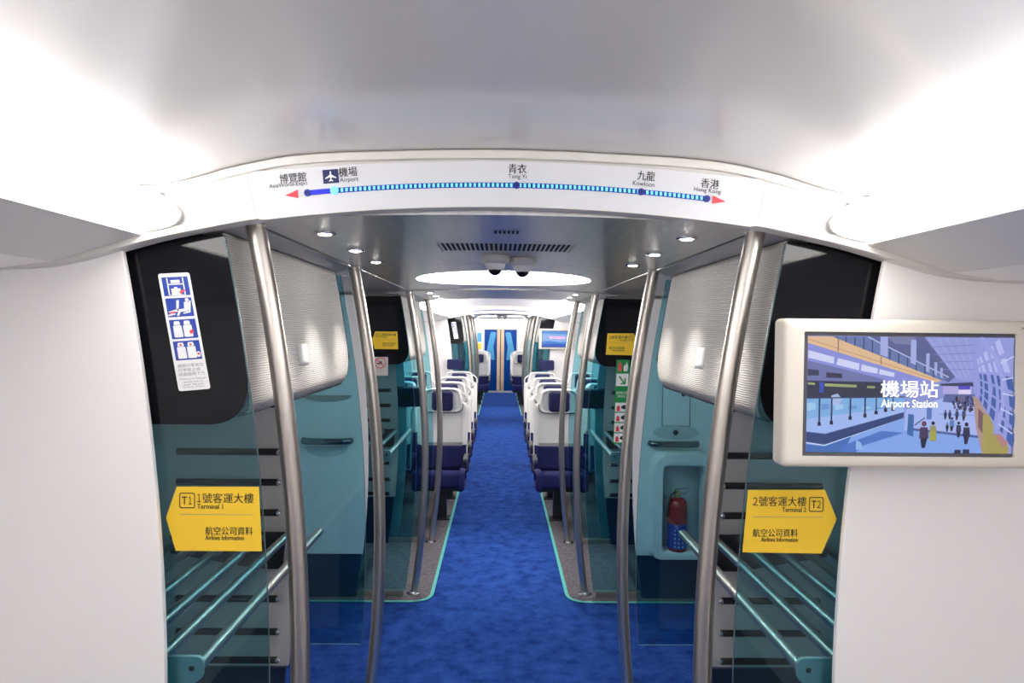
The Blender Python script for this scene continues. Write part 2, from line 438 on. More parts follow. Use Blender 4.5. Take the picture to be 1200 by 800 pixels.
# ------------------------------------------------------------------ poles
def make_pole(s, y, label):
    t = thing('grab_pole', label, 'pole', (s*bow(0), y, 0.0042), 'curved steel grab poles')
    zt = zc(bow(1.995))-.002-(.008 if (y % OFF) > 4.43 else 0)
    p = MB(); p.tube([(s*bow(z), y, z) for z in frange(.006, zt, 40)], .0235, 20); obj('pole_tube', p, M['steel'], t, smooth=60)
    c = MB(); c.lathe([(.044, 0), (.044, .004), (.03, .008), (.026, .02)], (s*bow(0), y, .0042), 28); obj('floor_flange', c, M['chrome'], t)
    c = MB(); c.lathe([(.0245, -.004), (.0255, 0)], (s*bow(zt), y, zt), 28); obj('ceiling_collar', c, M['steel'], t)
    return t
POLE_Y = (1.685, 2.80, 4.50, 5.60)
words_ = ('first', 'second', 'third', 'fourth')
for dy, where in ((0, 'near lobby, {} of the aisle'), (OFF, 'far lobby, {} of the aisle')):
    for s, nm in SIDES:
        for i, y in enumerate(POLE_Y):
            if dy == 0 and i == 0: base = make_pole(s, y, f'{words_[i]} curved steel pole from the front, '+where.format(nm)); continue
            make_pole(s, y+dy, f'{words_[i]} curved steel pole from the front, '+where.format(nm))

# ------------------------------------------------------------------ glass screens
def glass_screen(s, y, zbot, label, printed, sill, ztop=1.965):
    t = thing('glass_screen', label, 'glass screen', (s*.75, y, zbot), 'teal glass screens', 'thing')
    zs = frange(zbot, ztop, 30)
    pts = [(s*(bow(z)+.055), z) for z in zs]
    g = MB(); g.prism(pts+[(s*.93, ztop), (s*.93, zbot)], y, y+.006); obj('glass_pane', g, M['glass'], t, smooth=0)
    e = MB()
    e.grid([[(s*(bow(z)+.0542), y+a, z) for z in zs] for a in (0, .006)]); obj('pane_edge', e, M['glass_edge'], t, solid=.001)
    if printed:
        zb, zt = 1.520, ztop
        out = [(s*(bow(z)+.0565), z) for z in frange(zt, 1.625, 8)]
        x0, z0 = bow(1.625)+.0565, 1.625
        x1, z1 = .70, zb
        for k in range(1, 11):
            u = k/10; cx_, cz_ = bow(1.53)+.066, zb+.002
            out.append((s*((1-u)**2*x0+2*u*(1-u)*cx_+u*u*x1), (1-u)**2*z0+2*u*(1-u)*cz_+u*u*z1))
        out += [(s*.928, zb), (s*.928, zt)]
        b = MB(); b.prism(out, y-.0016, y-.0004); obj('black_print', b, M['black'], t, smooth=0)
    if sill:
        b = MB(); b.box((min(s*.63, s*.93), y-.004, .0045), (max(s*.63, s*.93), y+.030, .042)); obj('base_rail', b, M['steel'], t, bevel=.004)
    return t
SCR = ((1.618, .042, True, True), (2.782, .46, False, False), (4.452, .042, True, True), (5.585, .042, False, True))
SCRL = ('teal glass screen with black printed top holding the large {} sign', 'clear-topped teal glass screen behind the {} luggage rack, facing the door bay',
        'teal glass screen with black printed top across the door bay, carrying the small {} sign', 'plain teal glass screen beside the fourth pole on the {} of the aisle')
for dy in (0, OFF):
    for s, nm in SIDES:
        for i, (y, zb, pr, sl) in enumerate(SCR):
            key = ('T1' if s < 0 else 'T2') if i in (0, 2) else nm
            lb = SCRL[i].format(key) if dy == 0 else f'{words_[i]} teal glass screen in the far lobby, {nm} side'
            glass_screen(s, y+dy, zb, lb, pr, sl)

# ------------------------------------------------------------------ overhead bins, rack end panels, luggage racks
def overhead_bin(s, y0, y1, label, sticker):
    t = thing('overhead_bin', label, 'luggage bin', (s*.9, (y0+y1)/2, 1.53), 'reeded overhead bins above the luggage racks')
    zt, zb, R = 1.9745, 1.535, .10
    def fx(z): return bow(z)+.068
    ys = frange(y0, y1-R, 16)+[y1-R+R*math.sin(PI/2*k/8) for k in range(1, 9)]
    def surf(y, z):
        b = zb if y <= y1-R else zb+R-math.sqrt(max(R*R-(y-(y1-R))**2, 0))
        d = max(0, .045-(z-b)); return fx(z)+(.045-math.sqrt(max(.045**2-d*d, 0)))*.8
    rows = []
    for y in ys:
        b = zb if y <= y1-R else zb+R-math.sqrt(max(R*R-(y-(y1-R))**2, 0))
        col = []
        for k in range(33):
            z = zt+(b-zt)*k/32
            d = max(0, .045-(z-b)); x = fx(z)+(.045-math.sqrt(max(.045**2-d*d, 0)))*.8
            col.append((s*x, y, z))
        rows.append(col)
    g = MB(); g.grid(rows); obj('reeded_front', g, M['reed'], t, smooth=60, recalc=False, solid=.006)
    body = MB(); body.prism(round_poly([(y0+.004, zb+.012), (y1-.006, zb+.012), (y1-.006, zt-.004), (y0+.004, zt-.004)], [.01, .09, .01, .01]), s*.70, s*1.40, 'X')
    obj('bin_body', body, M['cab'], t)
    gk = MB(); rim = [(s*(fx(z)+.001), y1+.003, z) for z in frange(zt, zb+R, 16)]
    for k in range(1, 13):
        q = PI/2*k/12; yy, zz = y1-R*(1-math.cos(q)), zb+R-R*math.sin(q)
        rim.append((s*(fx(zz)+.003+.030*(k/12)), yy+.002, zz-.001))
    rim += [(s*(fx(zb)+.035), y, zb-.001) for y in frange(y1-R-.04, y0+.25, 6)]
    gk.tube(rim, .0055, 8); obj('edge_gasket', gk, M['rubber'], t)
    if sticker:
        a = MB(); yy = 2.12 if s < 0 else 2.16; zz = 1.668; h = .033
        a.grid([[(s*(fx(z)-.0036), yy+q, z) for z in frange(zz-h, zz+h, 4)] for q in (-.048, .048)])
        obj('paper_label', a, M['paper'], t, solid=.0004, recalc=False)
    return t
def end_panel(s, y, label):
    t = thing('rack_end_panel', label, 'panel', (s*1.1, y, 0), 'grey slotted rack end panels')
    zs = frange(.385, 1.52, 20)
    p = MB(); p.prism([(s*(bow(z)+.335), z) for z in zs]+[(s*(W-.005), 1.52), (s*(W-.005), .385)], y, y+.016); obj('grey_board', p, M['panel_grey'], t, bevel=.003)
    zs = frange(.0045, .378, 8)
    p = MB(); p.prism([(s*(bow(z)+.345), z) for z in zs]+[(s*(W-.005), .378), (s*(W-.005), .0045)], y+.002, y+.018); obj('dark_plinth', p, M['navy_lam'], t)
    for z in (1.252, 1.130, 1.008, .660, .527, .412):
        b = MB(); b.tube([(s*.898, y-.006, z), (s*1.30, y-.006, z)], .0135, 10); br = obj('bumper_bar', b, M['rubber'], t)
        c = MB(); c.lathe([(.0125, -.006), (.010, -.013), (.004, -.016)], (s*.896, y-.004, z), 12, 'Y'); obj('end_screw', c, M['chrome'], br)
    return t
def luggage_rack(s, y0, y1, label):
    t = thing('luggage_rack', label, 'luggage rack', (s*.95, (y0+y1)/2, .90), 'tubular steel luggage racks')
    for x in (.742, .853, .948, 1.05, 1.15, 1.25):
        r = MB(); r.tube([(s*x, y0+.02, .925), (s*x, y1-.004 if x > .8 else y1+.05, .925)], .0165, 16); obj('rail', r, M['steel'], t, smooth=60)
    b = MB(); b.prism(round_poly([(s*.722, .956), (s*.98, .956), (s*1.30, .956), (s*1.30, .84), (s*.86, .80), (s*.722, .905)], [.02, 0, 0, 0, .03, .025]), y0, y0+.012)
    obj('bracket', b, M['chrome'] if False else M['cab_in'], t, bevel=.002)
    b = MB(); b.lathe([(.007, -.003), (.005, -.005)], (s*.748, y0, .928), 12, 'Y'); obj('bracket_bolt', b, M['dark_metal'], t)
    b = MB(); b.prism(round_poly([(s*.85, .945), (s*1.30, .945), (s*1.30, .86), (s*.95, .80), (s*.862, .80)], [.01, 0, 0, 0, .02]), y1-.036, y1-.022)
    obj('rear_bracket', b, M['dark_metal'], t, bevel=.002)
    return t
RK = ((1.645, 2.735), (4.475, 5.545))
for dy in (0, OFF):
    for s, nm in SIDES:
        for i, (a, b) in enumerate(RK):
            lobby = 'near lobby' if dy == 0 else 'far lobby'
            which = ('front', 'rear')[i]
            overhead_bin(s, a+dy, b+dy, f'pale reeded overhead bin over the {which} luggage rack, {lobby}, {nm} side', dy == 0 and i == 0)
            end_panel(s, b+.016+dy, f'grey end panel with black bars behind the {which} luggage rack, {lobby}, {nm} side')
            luggage_rack(s, a+dy, b-.012+dy, f'{which} steel tube luggage rack on the {nm} of the {lobby}')

# ------------------------------------------------------------------ cabinets facing the door bay
def cabinet(s, dy, label, full):
    y = 4.432+dy
    t = thing('wall_cabinet', label, 'cabinet', (s*1.13, y, 0), 'tall grey cabinets facing the door bay')
    zs = frange(.285, 1.968, 30)
    # body with a dark edge profile
    b = MB()
    b.prism([(s*(bow(z)+.362), z) for z in zs]+[(s*(W-.006), 1.968), (s*(W-.006), .285)], y, y+.018); obj('front_panel', b, M['cab'], t, bevel=.004)
    zs = frange(.0045, .280, 8)
    b = MB(); b.prism([(s*(bow(z)+.368), z) for z in zs]+[(s*(W-.006), .280), (s*(W-.006), .0045)], y+.001, y+.018); obj('kick_panel', b, M['navy_lam'], t)
    h = MB(); pts = [(s*x, y-d, 1.024) for x, d in ((.975, .002), (.98, .03), (1.02, .042), (1.125, .048), (1.23, .042), (1.27, .03), (1.275, .002))]
    h.tube(pts, .021, 14); obj('handrail', h, M['dark_chrome'], t, smooth=60)
    if full:
        d = MB(); d.prism(rrect(1.052, 1.228, 1.14, 1.56, .006), y-.004, y-.001); dr = obj('access_door', d, M['cab'], t, bevel=.001)
        g = MB()
        for lo, hi in (((1.048, 1.137), (1.232, 1.140)), ((1.048, 1.14), (1.051, 1.56)), ((1.229, 1.14), (1.232, 1.56))): g.box((lo[0], y-.003, lo[1]), (hi[0], y-.0005, hi[1]))
        obj('door_seam', g, M['dark_metal'], dr)
        g = MB(); g.lathe([(.014, -.006), (.012, -.008)], (1.185, y, 1.345), 16, 'Y'); obj('door_lock', g, M['dark_metal'], dr)
        g = MB(); g.prism([(1.14+.15*math.cos(a), 1.095+.045*math.sin(a)) for a in [2*PI*k/32 for k in range(32)]], y-.003, y-.0008); kp = obj('keyhole_plate', g, M['cab_in'], t, bevel=.002)
        g = MB(); g.lathe([(.017, -.004), (.014, -.006)], (1.138, y, 1.095), 18, 'Y'); obj('keyhole', g, M['slot'], kp)
        # niche surround: ring with a real depth, and a back
        outer = round_poly([(.968, .285), (1.385, .285), (1.385, .90), (1.33, .985), (1.02, .985), (.968, .90)], [.05, .05, .08, .08, .08, .08], 5)
        inner = round_poly([(1.035, .348), (1.30, .348), (1.30, .898), (1.035, .898)], [.02, .02, .03, .03], 5)
        # resample both to the same number of points by angle
        def by_angle(poly, n=72):
            cx_, cz_ = 1.17, .62; out = []
            for k in range(n):
                a = 2*PI*k/n; dx, dz = math.cos(a), math.sin(a); best = 0
                for i in range(len(poly)):
                    (x1, z1), (x2, z2) = poly[i], poly[(i+1) % len(poly)]
                    ex, ez = x2-x1, z2-z1; den = dx*ez-dz*ex
                    if abs(den) < 1e-9: continue
                    tt = ((x1-cx_)*ez-(z1-cz_)*ex)/den; uu = ((x1-cx_)*dz-(z1-cz_)*dx)/den
                    if tt > 0 and -1e-6 <= uu <= 1+1e-6: best = max(best, tt)
                out.append((cx_+dx*best, cz_+dz*best))
            return out+[out[0]]
        o_, i_ = by_angle(outer), by_angle(inner)
        sh = lambda P, k: [(1.17+(x-1.17)*k, .62+(z-.62)*k) for x, z in P]
        g = MB(); g.grid([[(x, yy, z) for x, z in P] for P, yy in ((o_, y-.001), (sh(o_, .985), y-.05), (sh(o_, .955), y-.12), (sh(i_, 1.05), y-.125), (i_, y-.115), (sh(i_, .97), y-.006))])
        obj('niche_surround', g, M['cab'], t, smooth=50)
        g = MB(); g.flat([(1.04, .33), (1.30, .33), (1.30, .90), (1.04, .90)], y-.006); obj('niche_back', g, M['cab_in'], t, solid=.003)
    else:
        g = MB(); pts = [(s*x, z) for x, z in ((.972, 1.318), (1.29, 1.318))]+[(s*(1.131+.159*math.cos(a)), 1.318-.045*math.sin(a)) for a in [PI*k/20 for k in range(1, 20)]]
        g.prism(pts, y-.003, y-.0005); obj('grip_recess', g, M['soffit'] if False else M['steel'], t)
        g = MB(); pts = [(s*(1.131+.14*math.cos(a)), .985-.07*math.sin(a)) for a in [PI*k/20 for k in range(21)]]
        g.prism(pts, y-.003, y-.0005); obj('handrail_hollow', g, M['cab_in'], t)
    return t
cabinet(-1, 0, 'tall grey wall cabinet with dark handrail across the door bay, left side', False)
cabinet(1, 0, 'tall grey wall cabinet with a niche that holds the red fire extinguisher', True)
cabinet(-1, OFF, 'tall grey wall cabinet in the far lobby, left side', False)
cabinet(1, OFF, 'tall grey wall cabinet in the far lobby, right side', True)

# fire extinguisher
y = 4.432; ex, ey = 1.142, y-.066
t = thing('fire_extinguisher', 'red fire extinguisher with blue label standing in the grey cabinet niche', 'fire extinguisher', (ex, ey, .3485))
b = MB(); b.lathe([(.058, .0), (.062, .006), (.062, .285), (.057, .312), (.040, .332), (.022, .340)], (ex, ey, .3485), 32); obj('cylinder', b, M['ext_red'], t, smooth=45)
b = MB(); b.lathe([(.0632, .02), (.0632, .175)], (ex, ey, .3485), 32); lb = obj('label_band', b, M['ext_blue'], t, smooth=45)
b = MB()
for i in range(5):
    zz = .376+.026*i
    for k in range(3):
        a0 = -PI/2-.55+.4*k; w = .14
        b.grid([[(ex+.0642*math.cos(a), ey+.0642*math.sin(a), zq) for zq in (zz, zz+.012)] for a in (a0, a0+w/2, a0+w)])
obj('label_print', b, M['paper'], lb, recalc=False, solid=.0004)
b = MB(); b.lathe([(.019, 0), (.019, .02), (.014, .03), (.014, .05)], (ex, ey, .688), 16); vl = obj('valve', b, M['brass'], t)
b = MB(); b.tube([(ex-.02, ey, .735), (ex+.02, ey-.005, .745), (ex+.085, ey-.01, .752)], .006, 8); b.tube([(ex-.01, ey, .722), (ex+.03, ey-.01, .715), (ex+.07, ey-.012, .725)], .006, 8); obj('squeeze_handle', b, M['chrome'], t)
b = MB(); b.tube([(ex-.015, ey-.01, .725), (ex-.05, ey-.02, .705), (ex-.068, ey-.03, .645), (ex-.072, ey-.02, .57)], .007, 10); obj('hose', b, M['rubber'], t, smooth=60)

# ------------------------------------------------------------------ route map on the near arch
def route_map(y, full, label):
    t = thing('route_map', label, 'route map', (0, y, 2.03))
    pt = lambda x: 2.133-.10*x*x
    pb = lambda x: 2.0300-.121*x*x
    top = [(x, pt(x)) for x in frange(-.592, .592, 30)]; bot = [(x, pb(x)) for x in frange(.566, -.566, 30)]
    pts = round_poly([top[0]]+top[1:-1]+[top[-1]]+[bot[0]]+bot[1:-1]+[bot[-1]], [.02]+[0]*29+[.02]+[.02]+[0]*29+[.02])
    b = MB(); b.prism(pts, y-.003, y+.0035); obj('map_board', b, M['map'], t)
    lp = MB(); lp.tube([(p[0], y-.003, p[1]) for p in pts], .0012, 6, closed=True); obj('board_seam', lp, M['cream'], t)
    lz = lambda x: 2.0785-.117*x*x
    w = .0058
    b = MB(); xs = frange(-.452, .452, 60); b.prism([(x, lz(x)-w) for x in xs]+[(x, lz(x)+w) for x in reversed(xs)], y-.0045, y-.0032); ln = obj('route_line', b, M['map_line'], t)
    if not full: return t
    b = MB(); n = 81
    for i in range(n):
        x = -.385+(.44+.385)*i/(n-1)
        b.box((x-.0026, y-.0062, lz(x)-.0040), (x+.0026, y-.0048, lz(x)+.0040))
    obj('led_dots', b, M['led'], ln)
    b = MB(); xs = frange(-.445, -.40, 6); b.prism([(x, lz(x)-.004) for x in xs]+[(x, lz(x)+.004) for x in reversed(xs)], y-.0062, y-.0048); obj('backlit_segment', b, M['led_glow'], ln)
    for x, m, r in ((-.452, 'map_line', .0082), (.019, 'map_line', .0082), (.302, 'map_line', .0082), (.452, 'map_line', .0082), (-.392, 'led', .0095)):
        b = MB(); b.lathe([(r, 0), (r*.9, -.003)], (x, y-.0050, lz(x)), 20, 'Y'); mk = obj('station_dot', b, M[m], t)
        if m != 'led': b = MB(); b.lathe([(r*.45, 0), (r*.4, -.0008)], (x, y-.0081, lz(x)), 14, 'Y'); obj('dot_centre', b, M['navy_ink'], mk)
    for s, x0, x1 in ((-1, -.503, -.474), (1, .496, .466)):
        b = MB(); z0, z1 = lz(x0), lz(x1)
        b.prism([(x0, z0-.001), (x1, z1+.0095), (x1-s*.001, z1-.0095)], y-.0042, y-.0031); obj('direction_arrow', b, M['red'], t)
    def lab(cn, en, cx, cw, ch, ew, eh, zcn, zen, ecx=None, ang=None):
        a = math.atan(-.234*cx) if ang is None else ang
        ecx = cx if ecx is None else ecx
        def rot(x, z, ox=cx, oz=zcn): return (ox+(x-ox)*math.cos(a)-(z-oz)*math.sin(a), oz+(x-ox)*math.sin(a)+(z-oz)*math.cos(a))
        b = MB(); text(b, cn, cx-cw/2, cx+cw/2, zcn-ch/2, zcn+ch/2, y-.0036, rot, 0, .0006); obj('chinese_name', b, M['ink'], t, smooth=0, recalc=False)
        b = MB(); text(b, en, ecx-ew/2, ecx+ew/2, zen-eh/2, zen+eh/2, y-.0036, lambda x, z: rot(x, z, ecx, zen), .002); obj('english_name', b, M['ink'], t, smooth=0, recalc=False)
    lab('博覽館', 'AsiaWorld-Expo', -.4855, .060, .0215, .086, .0125, 2.088, 2.0715, -.496)
    lab('機場', 'Airport', -.362, .041, .0215, .042, .0125, 2.1035, 2.0850, -.359)
    lab('青衣', 'Tsing Yi', .0205, .041, .0215, .041, .0125, 2.1165, 2.0975)
    lab('九龍', 'Kowloon', .3135, .040, .0215, .050, .0105, 2.1045, 2.0865, .308)
    lab('香港', 'Hong Kong', .4595, .042, .0215, .062, .0125, 2.0890, 2.0725, .454)
    b = MB(); a = math.atan(.234*.40); cx_, cz_ = -.4005, 2.0925
    rt = lambda x, z: (cx_+x*math.cos(a)-z*math.sin(a), cz_+x*math.sin(a)+z*math.cos(a))
    b.prism([rt(*p) for p in rrect(-.0175, .0175, -.0155, .0155, .001, 1)], y-.0040, y-.0031); bd = obj('airport_badge', b, M['navy_ink'], t, smooth=0)
    pl = [(0, .0125), (.0016, .010), (.0016, .004), (.0125, -.003), (.0125, -.0052), (.0016, -.0020), (.0014, -.0072), (.0046, -.0098), (.0046, -.0115), (0, -.0102)]
    pl = pl+[(-x, z) for x, z in reversed(pl[1:-1])]
    b = MB(); b.flat([rt(*p) for p in pl], y-.0043); obj('aeroplane_symbol', b, M['paper'], bd, smooth=0)
    return t
route_map(1.556, True, 'curved white route map with a blue light line over the lobby opening')
route_map(1.556+OFF, False, 'small far route map on the second arch along the car')
b = MB(); text(b, 'J403 - 1', .593, .627, 1.988, 1.9955, 1.5550, None, .004); o = obj('car_number', b, M['grey_ink'], at=(.61, 1.555, 1.99), smooth=0, recalc=False)
tag(o, 'small grey car number J403 - 1 on the white arch, right of the route map', 'lettering')

# ------------------------------------------------------------------ yellow terminal signs
def terminal_sign(label, y, tip, s, num, px, k, detail=True):
    """drawn in photo-like units: px(x, z) gives metres on the glass"""
    t = thing('terminal_sign', label, 'sign', (px(250*0+tip[0], tip[1])[0], y, px(tip[0], tip[1])[1]), 'yellow arrow signs to the airport terminals')
    return t
def sign(label, y, s, num, X0, Z0, u, detail=True):
    """arrow sign; local units a: 0 (tip) .. 112 along the glass, b: up from the tip; u metres per unit"""
    t = thing('terminal_sign', label, 'sign', (X0, y, Z0), 'yellow arrow signs to the airport terminals')
    P = lambda a, b: (X0+a*u, Z0+b*u)
    if s < 0: out = [(0, 0), (12.5, 36.5), (108, 37), (112, -39), (11.5, -39)]
    else: out = [(0, 0), (-15, 35), (-107, 34), (-112.5, -40.5), (-17.5, -41.5)]
    b = MB(); b.prism([P(*p) for p in out], y-.0012, y-.0003); obj('sign_plate', b, M['yellow'], t, smooth=0)
    yy = y-.0017
    def tx(name, body, a0, a1, b0, b1, off=0.):
        q = MB(); c0 = P(a0, b0); c1 = P(a1, b1); text(q, body, c0[0], c1[0], c0[1], c1[1], yy, None, off, .0005*u/.002); obj(name, q, M['ink'], t, smooth=0, recalc=False)
    box = (15.5, 33.8, 29.5, 11.3) if s < 0 else (-33.8, -16.4, 26.3, 8.5)
    x0, x1, z1, z0 = box
    q = MB(); o_ = rrect(x0, x1, z0, z1, 2.2, 3); i_ = rrect(x0+1.1, x1-1.1, z0+1.1, z1-1.1, 1.4, 3)
    q.grid([[(P(*p)[0], yy, P(*p)[1]) for p in R+[R[0]]] for R in (o_, i_)]); obj('badge_frame', q, M['ink'], t, smooth=0, recalc=False)
    xm = (x0+x1)/2; tx('badge_lettering', 'T', x0+3.2, xm-.2, z0+4.4, z1-4.4, .01); tx('badge_lettering', ('１', '２')[num-1], xm+(1.6 if num == 1 else .9), x1-(3.8 if num == 1 else 3.2), z0+4.4, z1-4.4, 0)
    if s < 0:
        tx('chinese_lettering', '１', 36.4, 40.6, 18.4, 28.4); tx('chinese_lettering', '號客運大樓', 42.5, 102, 17.6, 29.4)
        tx('english_lettering', 'Terminal 1', 36.3, 66.4, 10.6, 16.4, .003)
        tx('chinese_lettering', '航空公司資料', 46, 101.3, -20, -10.2); tx('english_lettering', 'Airlines Information', 46, 91, -26, -20.6, .003)
        dv = (15.5, 102)
    else:
        tx('chinese_lettering', '２', -101, -95.5, 15.8, 25.3); tx('chinese_lettering', '號客運大樓', -94, -37, 14.9, 26.6)
        tx('english_lettering', 'Terminal 2', -66, -37, 8.0, 13.8, .003)
        tx('chinese_lettering', '航空公司資料', -100.6, -46.6, -21.8, -12); tx('english_lettering', 'Airlines Information', -90.5, -46.4, -27.6, -22.4, .003)
        dv = (-101.4, -16)
    zz = 4. if s < 0 else 2.
    q = MB(); a0 = P(dv[0], zz-.25); a1 = P(dv[1], zz+.25); q.flat([a0, (a1[0], a0[1]), a1, (a0[0], a1[1])], yy); obj('divider_line', q, M['grey_ink'], t, smooth=0)
    return t
sign('large yellow arrow sign reading Terminal 1 on the near left glass', 1.6165, -1, 1, -.797, 1.300, .002*1.005)
sign('large yellow arrow sign reading Terminal 2 on the near right glass', 1.6165, 1, 2, .797, 1.307, .002*1.005)
sign('small yellow Terminal 1 arrow sign on black printed glass across the door bay', 4.4502, -1, 1, -.846, 1.678, .0056*.27)
sign('small yellow Terminal 2 arrow sign on black printed glass across the door bay', 4.4502, 1, 2, .888, 1.674, .0056*.335)

# ------------------------------------------------------------------ stickers
def quad_map(TL, TR, BR, BL):
    def m(u, v):
        x = (1-u)*(1-v)*TL[0]+u*(1-v)*TR[0]+u*v*BR[0]+(1-u)*v*BL[0]; z = (1-u)*(1-v)*TL[1]+u*(1-v)*TR[1]+u*v*BR[1]+(1-u)*v*BL[1]
        return (x, z)
    return m
def circ(cx, cy, rx, ry, n=16): return [(cx+rx*math.cos(2*PI*k/n), cy+ry*math.sin(2*PI*k/n)) for k in range(n)]
def baggage_sticker(y, q, label, full=True):
    m = quad_map(*q); c = m(.5, 1)
    t = thing('instruction_sign', label, 'sticker', (c[0], y, c[1]), 'baggage instruction stickers')
    b = MB(); b.prism([m(u, v) for u, v in round_poly([(0, 0), (1, 0), (1, 1), (0, 1)], .1, 4)] if False else [m(*p) for p in [(x, v/3.85) for x, v in round_poly([(0, 0), (1, 0), (1, 3.85), (0, 3.85)], .09, 4)]], y-.0010, y-.0003); obj('sticker_sheet', b, M['paper'], t, smooth=0)
    vs = ((.033, .192), (.212, .372), (.395, .558), (.578, .74))
    for i, (v0, v1) in enumerate(vs):
        pm = lambda a, c, v0=v0, v1=v1: m(.09+.83*a, v0+(v1-v0)*c)
        b = MB(); b.flat([pm(0, 0), pm(1, 0), pm(1, 1), pm(0, 1)], y-.0014); pn = obj('pictogram_panel', b, M['sky_ink'], t, smooth=0)
        w = MB(); r = MB()
        def W_(*pts): w.flat([pm(*p) for p in pts], y-.0018)
        def R_(*pts): r.flat([pm(*p) for p in pts], y-.0022)
        if i == 0:
            W_((.18, .05), (.23, .05), (.23, .97), (.18, .97)); W_((.78, .05), (.83, .05), (.83, .97), (.78, .97)); W_((.18, .36), (.83, .36), (.83, .42), (.18, .42))
            W_((.33, .16), (.68, .16), (.68, .33), (.33, .33)); W_((.30, .62), (.66, .62), (.66, .95), (.30, .95)); W_((.42, .54), (.54, .54), (.54, .62), (.42, .62)); W_((.18, .95), (.83, .95), (.83, .98), (.18, .98))
            R_((.58, .80), (.80, .66), (.84, .74), (.64, .92))
        elif i == 1:
            W_((.42, .12), (.52, .12), (.46, .55), (.36, .62)); W_((.05, .70), (.36, .60), (.42, .70), (.10, .86)); W_((.02, .86), (.30, .80), (.30, .88), (.02, .94))
            W_((.70, .22), (.86, .22), (.88, .50), (.78, .74), (.52, .74), (.42, .95), (.34, .92), (.46, .60), (.66, .58)); W_(*circ(.82, .12, .07, .09)); W_((.90, .15), (.96, .2), (.88, .80), (.60, .86), (.60, .8), (.82, .74))
            R_((.06, .74), (.30, .70), (.34, .76), (.10, .82))
        else:
            for cx in (.28, .66):
                W_(*[(cx+a, b_) for a, b_ in round_poly([(-.10, .08), (.10, .08), (.13, .28), (-.13, .28)], .04, 3)]); W_(*[(cx+a, b_) for a, b_ in round_poly([(-.16, .30), (.16, .30), (.17, .92), (-.17, .92)], .05, 3)])
            if i == 2: R_((.70, .62), (.84, .54), (.88, .70), (.74, .80))
            else:
                W_(*circ(.90, .74, .075, .16)); R_(*circ(.90, .72, .05, .06))
                for cx in (.28, .66): r.flat([pm(*p) for p in circ(cx, .2, .05, .05)], y-.0021)
        obj('white_figures', w, M['paper'], pn, smooth=0, recalc=False); obj('red_marks', r, M['red'], pn, smooth=0, recalc=False)
    if full:
        b = MB()
        for k, s_ in enumerate(('請將行李放在', '行李架上或', '前面座椅下方')):
            v1 = .772+.037*k; text(b, s_, .10, .92 if k != 1 else .80, -(v1+.029), -v1, y-.0014, lambda x, z: m(x, -z))
        obj('chinese_lettering', b, M['grey_ink'], t, smooth=0, recalc=False)
        b = MB()
        for k, (s_, a, c) in enumerate((('Please put baggage', .10, .93), ('on the rack or', .2, .82), ('under the seat', .17, .82), ('in front of you', .17, .84))):
            v1 = .893+.0235*k; text(b, s_, a, c, -(v1+.017), -v1, y-.0014, lambda x, z: m(x, -z))
        obj('english_lettering', b, M['grey_ink'], t, smooth=0, recalc=False)
    return t
Q1 = ((-.818, 1.873), (-.745, 1.8775), (-.694, 1.605), (-.768, 1.598))
baggage_sticker(1.6163, Q1, 'tall white baggage instruction sticker with four blue pictograms on black glass')
baggage_sticker(1.6163+OFF, Q1, 'tiny white baggage sticker on the far lobby black glass', False)

def no_smoking(y, x0, x1, z0, z1, label):
    t = thing('no_smoking_sticker', label, 'sticker', ((x0+x1)/2, y, z0))
    b = MB(); b.prism(rrect(x0, x1, z0, z1, .004, 2), y-.0010, y-.0003); obj('sticker_sheet', b, M['panel_grey'], t, smooth=0)
    cx, cz, R = (x0+x1)/2, z0+(z1-z0)*.68, (x1-x0)*.36
    b = MB(); ring = circ(0, 0, 1, 1, 28)+[(1, 0)]
    b.grid([[(cx+p[0]*k*R, y-.0015, cz+p[1]*k*R) for p in ring] for k in (1, .84)])
    b.flat([(cx-.62*R, cz+.5*R), (cx-.5*R, cz+.62*R), (cx+.62*R, cz-.5*R), (cx+.5*R, cz-.62*R)], y-.0018); obj('prohibition_ring', b, M['red'], t, smooth=0, recalc=False)
    b = MB(); b.flat([(cx-.6*R, cz-.22*R), (cx+.45*R, cz-.22*R), (cx+.45*R, cz-.02*R), (cx-.6*R, cz-.02*R)], y-.0014)
    b.flat([(cx-.1*R, cz+.0*R), (cx+.25*R, cz+.0*R), (cx+.3*R, cz+.3*R), (cx+.05*R, cz+.35*R)], y-.0014); obj('cigarette_symbol', b, M['ink'], t, smooth=0, recalc=False)
    return t
no_smoking(4.4490, -.842, -.741, 1.447, 1.568, 'grey no-smoking sticker with red ring below the small Terminal 1 sign')

# green emergency strip
y = 4.4490; m = quad_map((.748, 1.566), (.834, 1.566), (.816, 1.016), (.732, 1.016)); c = m(.5, 1)
t = thing('emergency_sticker', 'long green fire extinguisher instruction strip with arrow on glass', 'sticker', (c[0], y, c[1]))
b = MB(); b.prism([m(0, 0), m(1, 0), m(1, 1), m(0, 1)], y-.0010, y-.0003); obj('sticker_sheet', b, M['green'], t, smooth=0)
w = MB(); r = MB(); g = MB(); bk = MB()
w.flat([m(.04, .165), m(.96, .165), m(.96, .312), m(.04, .312)], y-.0014)
g.flat([m(*p) for p in ((.25, .195), (.32, .19), (.66, .262), (.68, .215), (.78, .215), (.78, .292), (.38, .292), (.40, .274), (.58, .274), (.22, .205))], y-.0018)
r.flat([m(*p) for p in ((.18, .045), (.38, .045), (.42, .06), (.42, .135), (.16, .135), (.16, .06))], y-.0014); r.flat([m(*p) for p in ((.24, .02), (.34, .02), (.34, .045), (.24, .045))], y-.0014)
w.flat([m(*p) for p in ((.60, .135), (.55, .09), (.66, .05), (.70, .075), (.80, .02), (.90, .08), (.86, .135))], y-.0014)
